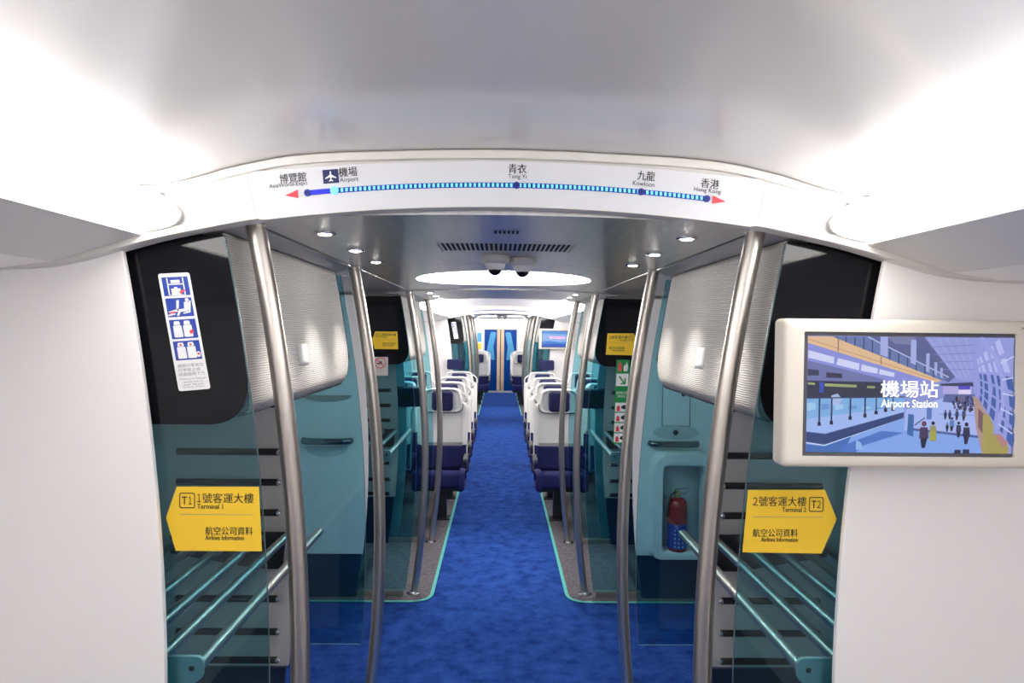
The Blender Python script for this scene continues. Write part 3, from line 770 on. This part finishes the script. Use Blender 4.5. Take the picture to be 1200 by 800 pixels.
text(w, '使用滅火筒', .08, .92, -.408, -.375, y-.0014, lambda x, z: m(x, -z)); text(w, '請按指示', .2, .8, -.450, -.418, y-.0014, lambda x, z: m(x, -z))
for k in range(4):
    v0 = .51+.122*k
    w.flat([m(.05, v0), m(.95, v0), m(.95, v0+.108), m(.05, v0+.108)], y-.0014)
    r.flat([m(*p) for p in ((.18, v0+.05), (.30, v0+.03), (.42, v0+.05), (.44, v0+.1), (.16, v0+.1))], y-.0018)
    bk.flat([m(*p) for p in ((.55, v0+.04), (.74, v0+.025), (.92, v0+.04), (.92, v0+.072), (.72, v0+.08), (.5, v0+.064))], y-.0018)
obj('white_print', w, M['paper'], t, smooth=0, recalc=False); obj('red_print', r, M['red'], t, smooth=0, recalc=False)
obj('arrow_symbol', g, M['green'], t, smooth=0, recalc=False); obj('hand_symbols', bk, M['ink'], t, smooth=0, recalc=False)

# ------------------------------------------------------------------ television
def television(dy, label, image):
    y0, y1 = 1.500+dy, 1.556+dy
    x0, x1, z0, z1 = .616, 1.183, 1.452, 1.784
    t = thing('wall_television', label, 'television', ((x0+x1)/2, y1, z0))
    ins = .012
    b = MB(); rows = []
    for yy, e, r in ((y1, .0, .012), (y0+.016, 0, .012), (y0+.004, .004, .012), (y0, .010, .010)):
        P = rrect(x0+e, x1-e, z0+e, z1-e, r, 4); rows.append([(p[0], yy, p[1]) for p in P+[P[0]]])
    P = rrect(x0+.043, x1-.046, z0+.026, z1-.029, .003, 4); rows.append([(p[0], y0, p[1]) for p in P+[P[0]]]); rows.append([(p[0], y0+.010, p[1]) for p in P+[P[0]]])
    b.grid(rows); b.box((x0+.01, y1-.012, z0+.01), (x1-.01, y1-.002, z1-.01)); obj('casing', b, M['tv'], t, smooth=40)
    b = MB(); b.prism(rrect(x0+.0425, x1-.0455, z0+.0255, z1-.0285, .003, 2), y0+.007, y0+.016); bz = obj('screen_surround', b, M['tv_bezel'], t)
    b = MB(); b.box((.86, y1+.0005, 1.55), (1.05, 1.5815+dy, 1.70)); obj('wall_bracket', b, M['dark_metal'], t)
    sx0, sx1, sz0, sz1 = x0+.0535, x1-.051, z0+.035, z1-.038
    s = MB(); cols = []; lay = [0]
    def poly(pts, c, dark=1.):
        lay[0] += 1; yy = y0+.0062-lay[0]*2.2e-5
        s.add([(sx0+(p[0]-185)/980*(sx1-sx0), yy, sz1-(p[1]-125)/565*(sz1-sz0)) for p in pts], [tuple(range(len(pts)))])
        cols.append((len(pts), (*[v*dark for v in lin(c)], 1)))
    def line(pts, w, c):
        for (a, b), (d, e) in zip(pts, pts[1:]):
            L_ = math.hypot(d-a, e-b) or 1; nx, ny = -(e-b)/L_*w/2, (d-a)/L_*w/2
            poly([(a+nx, b+ny), (d+nx, e+ny), (d-nx, e-ny), (a-nx, b-ny)], c)
    if image == 'airport':
        poly([(185, 125), (1165, 125), (1165, 690), (185, 690)], (140, 150, 215))
        poly([(480, 125), (740, 125), (900, 310), (860, 345), (760, 300)], (92, 100, 150))
        poly([(560, 125), (700, 125), (690, 165), (600, 160)], (122, 128, 170))
        poly([(740, 125), (990, 125), (1010, 240), (990, 340), (900, 330)], (150, 158, 222))
        for i in range(5):
            line([(760+44*i, 130), (905+20*i, 325)], 5, (166, 174, 235))
        for i in range(4): line([(770+20*i, 175+36*i), (1000, 160+40*i)], 4, (126, 134, 200))
        poly([(185, 128), (300, 128), (830, 336), (800, 347), (185, 160)], (228, 190, 150))
        line([(330, 140), (330, 200)], 6, (150, 120, 110)); line([(535, 225), (535, 262)], 6, (160, 130, 120))
        line([(190, 142), (800, 334)], 3, (180, 140, 105))
        poly([(300, 128), (470, 128), (860, 322), (830, 338)], (104, 122, 176))
        for i in range(12):
            xx = 325+42*i; zt_ = 128+max(0, (xx-470))*.5; line([(xx, max(128, zt_)), (xx, 128+(xx-300)*.4)], 6, (60, 70, 112))
        line([(470, 128), (860, 320)], 5, (190, 200, 240))
        for x0_, x1_, a, b_ in ((530, 566, 126, 225), (676, 702, 140, 262), (750, 766, 205, 300), (790, 803, 248, 316), (818, 830, 275, 328)): poly([(x0_, a), (x1_, a), (x1_, b_), (x0_, b_-10)], (168, 178, 232))
        poly([(185, 162), (800, 347), (560, 338), (185, 245)], (140, 146, 222))
        for q in ([(188, 195), (312, 228), (310, 260), (188, 232)], [(330, 232), (432, 258), (430, 291), (322, 264)], [(442, 261), (520, 281), (518, 306), (440, 293)], [(528, 284), (600, 302), (598, 322), (526, 308)]): poly(q, (212, 218, 252))
        poly([(185, 245), (560, 335), (560, 350), (185, 345)], (110, 118, 172))
        poly([(187, 286), (240, 292), (240, 318), (187, 318)], (58, 60, 88)); poly([(275, 302), (350, 308), (350, 330), (275, 328)], (52, 54, 80))
        poly([(185, 343), (545, 347), (545, 425), (185, 430)], (46, 48, 72))
        poly([(188, 352), (222, 354), (222, 364), (188, 362)], (168, 180, 120)); poly([(268, 356), (420, 362), (420, 374), (268, 370)], (160, 172, 116)); poly([(470, 366), (508, 367), (508, 378), (470, 377)], (150, 162, 112))
        poly([(244, 350), (264, 350), (264, 402), (244, 402)], (62, 80, 190))
        poly([(185, 428), (650, 418), (650, 490), (185, 572)], (126, 178, 232))
        for i in range(7): poly([(185+66*i, 452+4*i), (225+66*i, 450+4*i), (228+66*i, 482-2*i), (188+66*i, 490-2*i)], ((160, 206, 240), (104, 150, 214))[i % 2])
        poly([(300, 415), (330, 405), (352, 430), (340, 460), (300, 460)], (170, 190, 235))
        poly([(185, 530), (650, 462), (650, 492), (275, 598), (185, 590)], (160, 188, 245))
        for xx, zb_ in ((245, 562), (303, 556), (392, 532), (462, 520), (515, 504), (560, 492), (595, 486)): line([(xx, 424), (xx, zb_)], 8 if xx < 480 else 6, (40, 52, 92)); poly([(xx-8, zb_-18), (xx+8, zb_-18), (xx+8, zb_), (xx-8, zb_)], (24, 30, 58))
        line([(185, 428), (650, 418)], 6, (52, 66, 104))
        poly([(185, 592), (275, 602), (646, 492), (648, 520), (272, 655), (185, 640)], (44, 66, 122))
        line([(185, 645), (272, 657), (648, 523)], 5, (200, 222, 252))
        poly([(185, 650), (272, 660), (655, 518), (1000, 455), (1030, 690), (185, 690)], (132, 168, 238))
        poly([(185, 652), (272, 662), (400, 612), (360, 690), (185, 690)], (62, 108, 184)); poly([(350, 660), (540, 585), (650, 592), (460, 655), (420, 690), (352, 690)], (76, 118, 200))
        poly([(655, 480), (840, 420), (990, 420), (1010, 600), (650, 580)], (168, 186, 244))
        line([(690, 575), (1010, 610)], 12, (78, 98, 160)); line([(820, 500), (990, 505)], 4, (130, 146, 208))
        poly([(668, 500), (696, 504), (694, 612), (664, 600)], (56, 104, 170)); poly([(756, 470), (780, 470), (780, 526), (756, 526)], (90, 120, 190)); line([(700, 555), (748, 518)], 5, (46, 60, 110))
        poly([(820, 352), (992, 342), (992, 364), (820, 362)], (58, 62, 100))
        poly([(830, 364), (970, 364), (965, 410), (835, 410)], (176, 172, 228)); poly([(905, 362), (962, 362), (960, 378), (905, 378)], (80, 70, 200)); poly([(905, 382), (965, 380), (965, 402), (905, 402)], (226, 218, 248))
        poly([(840, 402), (985, 402), (975, 455), (830, 440)], (92, 104, 160))
        rnd = random.Random(3)
        for i in range(46):
            px_, pz_ = rnd.uniform(880, 978), rnd.uniform(408, 470); hgt = rnd.uniform(10, 22)
            poly([(px_-4, pz_), (px_+4, pz_), (px_+5, pz_+hgt), (px_-5, pz_+hgt)], rnd.choice(((46, 52, 92), (70, 70, 120), (36, 40, 70), (120, 90, 120))))
        poly([(978, 125), (1165, 125), (1165, 690), (1125, 690), (1060, 560), (985, 415), (970, 330)], (150, 158, 225))
        for i in range(5):     # glazed bays between the ribs
            for j in range(6):
                a0, a1 = j/6, (j+1)/6; u0, u1 = i/5, (i+.62)/5
                def gp(u, a):
                    near = (1090+95*math.sin(a*2.2), 118+a*560); far = (985+20*math.sin(a*2.2), 230+a*200)
                    k = (1-u)**1.6; return (far[0]+(near[0]-far[0])*k, far[1]+(near[1]-far[1])*k)
                cc = (66, 96, 168) if j > 1 else (186, 192, 245)
                poly([gp(u0, a0+.02), gp(u1, a0+.02), gp(u1, a1-.02), gp(u0, a1-.02)], cc)
        line([(1005, 125), (1075, 215), (1112, 330), (1118, 450), (1095, 570)], 20, (160, 166, 232)); line([(1000, 190), (1040, 270), (1062, 370), (1050, 480)], 12, (150, 158, 226))
        for a, b_ in (((1110, 330), (1165, 318)), ((1112, 395), (1165, 408)), ((1108, 470), (1165, 500)), ((1098, 545), (1165, 592)), ((1100, 250), (1165, 215))): line([a, b_], 6, (206, 214, 250))
        poly([(972, 408), (996, 420), (1070, 545), (1060, 690), (1020, 690), (990, 560)], (178, 146, 142)); poly([(1000, 470), (1030, 500), (1026, 600), (1000, 560)], (120, 92, 98))
        poly([(1022, 500), (1052, 500), (1075, 560), (1070, 690), (1022, 690)], (170, 158, 92)); poly([(1040, 595), (1105, 600), (1148, 655), (1148, 690), (1036, 690)], (168, 156, 84)); poly([(1076, 592), (1110, 597), (1148, 640), (1120, 660)], (182, 130, 130))
        def person(px_, pz_, h_, c):
            poly(circ(px_, pz_-h_, h_*.10, h_*.11, 10), (40, 30, 44)); poly([(px_-h_*.15, pz_-h_*.86), (px_+h_*.15, pz_-h_*.86), (px_+h_*.19, pz_-h_*.4), (px_-h_*.19, pz_-h_*.4)], c)
            poly([(px_-h_*.14, pz_-h_*.4), (px_+h_*.14, pz_-h_*.4), (px_+h_*.05, pz_), (px_-h_*.09, pz_)], (26, 28, 56))
        for a in ((742, 665, 118, (70, 50, 92)), (785, 632, 88, (150, 150, 90)), (945, 645, 96, (44, 46, 84)), (907, 612, 70, (60, 62, 100)), (874, 582, 62, (90, 130, 190)), (852, 585, 40, (30, 34, 66)), (842, 525, 42, (50, 56, 100)), (863, 525, 42, (56, 60, 106)), (897, 528, 50, (60, 66, 116)), (930, 530, 54, (70, 70, 116)), (935, 485, 40, (60, 60, 100)), (962, 490, 40, (70, 66, 110)), (740, 560, 22, (190, 70, 100))): person(*a)
        poly([(768, 585), (800, 585), (800, 630), (768, 630)], (168, 164, 70)); poly([(890, 672), (918, 672), (918, 690), (886, 690)], (40, 42, 74)); poly([(928, 670), (960, 670), (960, 690), (928, 690)], (44, 46, 80))
        poly([(418, 628), (440, 640), (452, 672), (418, 676)], (150, 186, 240))
    else:
        poly([(185, 125), (1165, 125), (1165, 690), (185, 690)], (150, 190, 245)); poly([(185, 125), (1165, 125), (1165, 230), (185, 230)], (88, 150, 232)); poly([(185, 500), (450, 470), (800, 520), (1165, 480), (1165, 690), (185, 690)], (60, 140, 226)); poly([(185, 600), (600, 560), (1165, 610), (1165, 690), (185, 690)], (40, 90, 200))
    me_ob = obj('screen', s, M['screen'], bz, smooth=0, recalc=False)
    ca = me_ob.data.color_attributes.new('Col', 'FLOAT_COLOR', 'CORNER'); li = 0
    for n, c in cols:
        for _ in range(n): ca.data[li].color = c; li += 1
    X = lambda a: sx0+(a-185)/980*(sx1-sx0)
    Z = lambda a: sz1-(a-125)/565*(sz1-sz0)
    c = MB()
    if image == 'airport':
        text(c, '機場站', X(532), X(805), Z(420), Z(338), y0+.0018, None, 0, .0011); text(c, 'Airport Station', X(534), X(803), Z(480), Z(430), y0+.0018, None, .012)
        obj('screen_caption', c, mat('caption_white', (.8, .8, .8), .5, emit=(.93, .94, 1), es=.42), bz, smooth=0, recalc=False)
        c = MB(); text(c, 'J403 - 1', 1.144, 1.174, z1-.021, z1-.0135, y0-.0004, None, .004); obj('number_lettering', c, M['grey_ink'], t, smooth=0, recalc=False)
    else:
        text(c, 'TOP COMING', X(420), X(980), Z(400), Z(310), y0+.0018, None, .02)
        obj('screen_caption', c, mat('caption_pink', (.7, .3, .5), .5, emit=lin((240, 120, 190)), es=.42), bz, smooth=0, recalc=False)
    return t
television(0, 'large cream-framed television showing Airport Station on the white right panel', 'airport')
television(OFF, 'small far television with a blue picture above the right seats', 'blue')

# ------------------------------------------------------------------ ceiling fittings
SPOT_W = 12.
def downlight(x, y, label):
    z = zc(x)-(.008 if (y % OFF) > 4.43 else 0)
    t = thing('ceiling_downlight', label, 'downlight', (x, y, z-.0015), 'small round ceiling downlights')
    r = MB(); r.lathe([(.030, 0), (.030, -.003), (.027, -.006), (.021, -.006), (.019, -.002)], (x, y, z), 24); obj('trim_ring', r, M['chrome'], t)
    sp = bpy.data.lights.new('downlight_beam', 'SPOT'); sp.energy = SPOT_W; sp.spot_size = math.radians(72); sp.spot_blend = 1.; sp.shadow_soft_size = .02; sp.color = (1, .96, .9)
    so = bpy.data.objects.new('downlight_beam', sp); C.objects.link(so); so.parent = t; so.location = (0, 0, -.012)
    r = MB(); r.lathe([(.0195, -.0035), (.0150, -.0075), (.006, -.009)], (x, y, z), 24); obj('lens', r, M['lens'], t)
    return t
dl0 = None
for dy, lob in ((0, 'near lobby'), (OFF, 'far lobby')):
    for s, nm in SIDES:
        for i, y in enumerate((1.86, 2.25, 2.62, 4.62, 5.02, 5.42)):
            lb = f'{("first", "second", "third", "fourth", "fifth", "sixth")[i]} small round downlight from the front, {nm} edge of the {lob} ceiling'
            if i < 3 or dl0 is None:
                downlight(s*.492, y+dy, lb)
            else: downlight(s*.492, y+dy, lb)
for dy, lob in ((0, 'near'), (OFF, 'far')):
    t = thing('air_vent', f'long row of slanted black vent slots in the {lob} lobby metal ceiling', 'vent', (0, 2.22+dy, 2.018))
    b = MB()
    for i in range(27):
        x = -.198+.396*i/26; z = zc(x)-.0008; b.add([(x-.0045, 2.13+dy, z), (x+.0045, 2.13+dy, z), (x+.0045, 2.31+dy, z), (x-.0045, 2.31+dy, z)], [(0, 1, 2, 3)])
    obj('vent_slots', b, M['slot'], t, solid=.001, smooth=0)
    for xx in (-.2132, .2132): b = MB(); b.box((xx-.0018, 2.115+dy, 2.0125), (xx+.0018, 2.325+dy, 2.0170)); obj('end_strip', b, M['vmetal2'], t)
    t = thing('small_air_vent', f'short row of six vent slots in the {lob} lobby ceiling, ahead of the long vent', 'vent', (0, 1.88+dy, 2.018))
    b = MB()
    for i in range(6):
        x = -.030+.060*i/5; z = 2.0190-.0008; b.add([(x-.0035, 1.85+dy, z), (x+.0035, 1.85+dy, z), (x+.0035, 1.90+dy, z), (x-.0035, 1.90+dy, z)], [(0, 1, 2, 3)])
    obj('vent_slots', b, M['slot'], t, solid=.001, smooth=0)
    for x, y, w_ in ((-.036, 2.47, 'left'), (.066, 2.54, 'right')):
        y += dy; z = zc(x)-.001
        t = thing('ceiling_camera', f'{w_} of the two dome security cameras on the {lob} lobby ceiling', 'security camera', (x, y, z), 'dome security cameras')
        b = MB(); b.lathe([(.050, 0), (.053, -.006), (.053, -.018), (.046, -.026), (.030, -.034)], (x, y, z), 32); obj('housing', b, M['cam_white'], t, smooth=40)
        b = MB(); b.lathe([(.036, -.024), (.037, -.031), (.031, -.046), (.026, -.052)], (x, y, z), 32); obj('dome_rim', b, M['paper'], t, smooth=40)
        b = MB(); b.lathe([(.0255, -.050), (.025, -.054), (.019, -.064), (.010, -.070), (.002, -.072)], (x, y, z), 24); obj('dark_dome', b, M['black'], t, smooth=60)

# ------------------------------------------------------------------ seats
def rounded_slab(mb, xc, w, prof, r=.05, n=4):
    """prof: closed (y,z) outline swept over the width w with rounded shoulders at both sides"""
    cy = sum(p[0] for p in prof)/len(prof); cz = sum(p[1] for p in prof)/len(prof)
    rows = []
    for k in range(n+1):
        a = PI/2*k/n; rows.append((-w/2+r*(1-math.sin(a)), r*(1-math.cos(a))))
    st = rows+[(-x, d) for x, d in reversed(rows)]
    m = len(prof)
    vs = []
    P = [Vector((p[0], p[1])) for p in prof]
    for x, d in st:
        for i, p in enumerate(P):
            q = Vector((cy, cz)); v = q-p; L_ = v.length
            p2 = p+v*(min(d, L_*.8)/L_)
            vs.append((xc+x, p2.x, p2.y))
    fs = []
    for i in range(len(st)-1):
        for k in range(m): fs.append((i*m+k, i*m+(k+1) % m, (i+1)*m+(k+1) % m, (i+1)*m+k))
    fs += [tuple(range(m)), tuple((len(st)-1)*m+k for k in range(m))]
    mb.add(vs, fs)
def make_seat(s, label, loop):
    """seat facing the camera; s says on which side of it the aisle lies"""
    t = thing('train_seat', label, 'seat', (0, 0, .0045), 'white and navy train seats')
    w = .47
    b = MB(); rounded_slab(b, 0, w, round_poly([(-.32, .32), (-.30, .495), (-.22, .515), (.06, .47), (.10, .44), (.10, .34)], [.05, .06, .05, .03, .03, .03], 4), .05); obj('seat_cushion', b, M['navy'], t, smooth=60)
    b = MB(); rounded_slab(b, 0, w-.01, round_poly([(.045, .42), (.095, .70), (.19, .70), (.15, .42)], .03, 4), .04); obj('lumbar_cushion', b, M['navy'], t, smooth=60)
    b = MB()
    rounded_slab(b, 0, w, round_poly([(.085, .665), (.165, 1.06), (.30, 1.06), (.20, .40), (.13, .40), (.13, .665)], [.02, .05, .05, .03, .02, .02], 4), .045); obj('back_shell', b, M['seat_white'], t, smooth=60)
    # headrest: a rounded trapezoid
    b = MB(); out = round_poly([(-.205, .975), (.205, .975), (.165, 1.185), (.10, 1.20), (-.10, 1.20), (-.165, 1.185)], [.07, .07, .05, .03, .03, .05], 5)
    rows = []
    for yy, e in ((.135, .82), (.118, .93), (.128, .985), (.165, 1.0), (.235, .99), (.275, .93), (.29, .8)):
        rows.append([(x*e, yy, 1.09+(z-1.09)*e) for x, z in out+[out[0]]])
    b.grid(rows); b.add([p for p in rows[0][:-1]], [tuple(range(len(out)))]); b.add([p for p in rows[-1][:-1]], [tuple(range(len(out)))]); hr = obj('headrest', b, M['seat_white'], t, smooth=50)
    b = MB(); o2 = rrect(-.098, .098, .992, 1.178, .03, 4)
    rows = [[(x*e, yy, 1.085+(z-1.085)*e) for x, z in o2+[o2[0]]] for yy, e in ((.150, 1.0), (.110, 1.0), (.098, .93), (.094, .8))]
    b.grid(rows); b.add(rows[-1][:-1], [tuple(range(len(o2)))]); obj('head_pad', b, M['navy_pad'], hr, smooth=50)
    b = MB(); b.tube([(x*1.005, .13, 1.09+(z-1.09)*1.005) for x, z in out if z < 1.10], .004, 6); obj('headrest_piping', b, M['leather'], hr, smooth=60)
    if loop:
        b = MB(); pts = []
        for k in range(17):
            a = -PI/2+PI*k/16; pts.append((s*(.135+.10*math.cos(a)), .20, 1.075+.085*math.sin(a)))
        b.tube(pts, .0085, 10); obj('grab_handle', b, M['seat_white'], t, smooth=60)
        b = MB(); rounded_slab(b, s*.232, .036, round_poly([(-.20, .60), (.10, .60), (.10, .56), (-.20, .56)], .015, 3), .012); b.tube([(s*.232, .06, .57), (s*.232, .10, .44)], .012, 8); obj('armrest', b, M['leather'], t)
    b = MB(); b.box((-.20, -.16, .30), (.20, .06, .328)); obj('seat_frame', b, M['dark_metal'], t, bevel=.005)
    b = MB(); b.prism([(-.06, 0.0045), (.06, .0045), (.05, .31), (-.05, .31)], .0, .08); obj('pedestal', b, M['dark_metal'], t, bevel=.006)
    b = MB(); b.box((-.09, -.03, .0045), (.09, .11, .016)); obj('floor_plate', b, M['dark_metal'], t, bevel=.003)
    return t
ROWS = (6.27, 7.05, 7.85, 8.85)
prot = {}
rw = ('first', 'second', 'third', 'fourth')
def seat(s, nm, x, y, z, label, loop):
    key = (s, loop)
    if key not in prot:
        prot[key] = make_seat(-s, label, loop); prot[key].location = (x, y, z); return prot[key]
    return copy_tree(prot[key], (x, y, z), label=label)
for s, nm in SIDES:
    for i, y in enumerate(ROWS):
        seat(s, nm, s*.548, y, .0045, f'white aisle seat with navy headrest pad and grab handle, {rw[i]} row on the {nm}', True)
        seat(s, nm, s*1.075, y, .0045, f'white wall-side seat with navy headrest pad, {rw[i]} row on the {nm}', False)
    for i, y in enumerate((16.0, 17.0, 18.0)):
        seat(s, nm, s*.50, y, .0045, f'small far white seat by the aisle past the far lobby, {rw[i]} row on the {nm}', True)
        seat(s, nm, s*1.06, y, .0045, f'small far white seat by the wall past the far lobby, {rw[i]} row on the {nm}', False)

# navy padded blocks fixed to the glass screens
for s, nm in SIDES:
    for yy, xx, lab in ((5.655, .775, f'navy padded block fixed behind the plain glass screen, {nm} side of the first seat row'), (11.02, .74, f'small navy padded block fixed before the far lobby glass, {nm} side')):
        t = thing('padded_block', lab, 'padded block', (s*xx, yy, 1.10), 'navy padded blocks on the glass')
        P = rrect(-.125, .125, 1.11, 1.275, .03, 4)
        b = MB(); rows = [[(s*xx+x*e, yy+d, 1.19+(z-1.19)*e) for x, z in P+[P[0]]] for d, e in ((-.045, .86), (-.035, .96), (-.02, 1.), (.03, 1.), (.045, .9))]
        b.grid(rows); b.add(rows[0][:-1], [tuple(range(len(P)))]); b.add(rows[-1][:-1], [tuple(range(len(P)))]); obj('cushion', b, M['navy_block'], t, smooth=50)
        b = MB(); b.box((s*xx-.04, yy-.06 if yy < 8 else yy+.045, 1.16), (s*xx+.04, yy-.04 if yy < 8 else yy+.16, 1.22)); obj('mount', b, M['dark_metal'], t)

# ------------------------------------------------------------------ end wall with its double door
b = MB()
b.box((-W, END, 0), (-.49, END+.05, 2.2)); b.box((.49, END, 0), (W, END+.05, 2.2)); b.box((-.49, END, 1.80), (.49, END+.05, 2.2)); struct('wall_end', b, M['wall'], smooth=0)
b = MB(); b.box((-.49, END+.05, 0), (.49, END+.06, 1.8)); struct('wall_end', b, M['navy_lam'], smooth=0)
d = bpy.data.objects.new('door_1', None); C.objects.link(d); d.location = (0, END, 0); d['kind'] = 'structure'; origin[d] = (0, END, 0)
fr = MB()
for lo, hi in (((-.49, .0), (-.45, 1.8)), ((.45, 0), (.49, 1.8)), ((-.45, 1.77), (.45, 1.8)), ((-.45, .005), (.45, .06))): fr.box((lo[0], END-.02, lo[1]), (hi[0], END+.03, hi[1]))
obj('door_frame', fr, M['white'], d, bevel=.004)
for s, nm in SIDES:
    q = MB(); q.box((min(s*.10, s*.448), END+.005, .062), (max(s*.10, s*.448), END+.02, 1.768)); lf = obj('door_leaf', q, M['door_glass'], d, bevel=.003)
    q = MB(); a, c = sorted((s*.0, s*.098)); q.box((a+(0.012 if s > 0 else 0), END-.012, .062), (c-(0.012 if s < 0 else 0), END+.022, 1.768)); st = obj('door_stile', q, M['tan'], d, bevel=.004)
    q = MB(); pts = round_poly([(s*.12, 1.70), (s*.28, 1.70), (s*.38, 1.2), (s*.30, .95), (s*.16, .9), (s*.20, 1.3)], .05, 4); q.prism(pts, END+.002, END+.0045); obj('painted_reflection', q, M['door_pale'], lf)  # reflection-like bright shape painted onto the door glass
    q = MB(); q.tube([(s*.05, END-.02, .95), (s*.05, END-.04, .97), (s*.05, END-.04, 1.13), (s*.05, END-.02, 1.15)], .008, 8); obj('door_handle', q, M['chrome'], st)
t = thing('wall_poster', 'small blue and yellow poster on the end wall, left of the blue doors', 'poster', (-.60, END-.003, 1.3))
q = MB(); q.box((-.66, END-.006, 1.42), (-.53, END-.001, 1.68)); obj('blue_sheet', q, M['door_pale'], t)
q = MB(); q.box((-.66, END-.006, 1.22), (-.53, END-.001, 1.38)); obj('yellow_sheet', q, M['yellow'], t)
t = thing('wall_notice', 'pale notice sheet on the end wall, right of the blue doors', 'notice', (.62, END-.003, 1.2))
q = MB(); q.box((.54, END-.006, 1.25), (.70, END-.001, 1.62)); obj('notice_sheet', q, M['cream'], t)
q = MB()
for k in range(5): q.box((.56, END-.0072, 1.30+.055*k), (.68, END-.0062, 1.312+.055*k))
obj('printed_lines', q, M['soffit'], t, smooth=0)

# ------------------------------------------------------------------ camera, world, view
w = bpy.data.worlds.new('world'); bpy.context.scene.world = w; w.use_nodes = True
w.node_tree.nodes['Background'].inputs['Color'].default_value = (.02, .02, .022, 1)
cam = bpy.data.cameras.new('camera'); co = bpy.data.objects.new('camera', cam); C.objects.link(co)
cam.sensor_width = 36; cam.lens = 24; cam.clip_start = .02; cam.clip_end = 100
yaw, pit, rol = math.radians(1.0), math.radians(-.93), math.radians(.65)
fwd = Vector((math.sin(yaw)*math.cos(pit), math.cos(yaw)*math.cos(pit), math.sin(pit))); rt = Vector((math.cos(yaw), -math.sin(yaw), 0)); up = rt.cross(fwd)
R_ = rt*math.cos(rol)+up*math.sin(rol); U_ = up*math.cos(rol)-rt*math.sin(rol)
mw = Matrix((( R_.x, U_.x, -fwd.x, -.0145), (R_.y, U_.y, -fwd.y, 0), (R_.z, U_.z, -fwd.z, 1.75), (0, 0, 0, 1)))
co.matrix_world = mw
sc = bpy.context.scene; sc.camera = co
sc.view_settings.view_transform = 'Standard'; sc.view_settings.look = 'None'; sc.view_settings.gamma = 1; sc.view_settings.use_curve_mapping = False
sc.view_settings.exposure = 1.3
sc.cycles.max_bounces = 12; sc.cycles.diffuse_bounces = 8; sc.cycles.transparent_max_bounces = 24; sc.cycles.glossy_bounces = 6
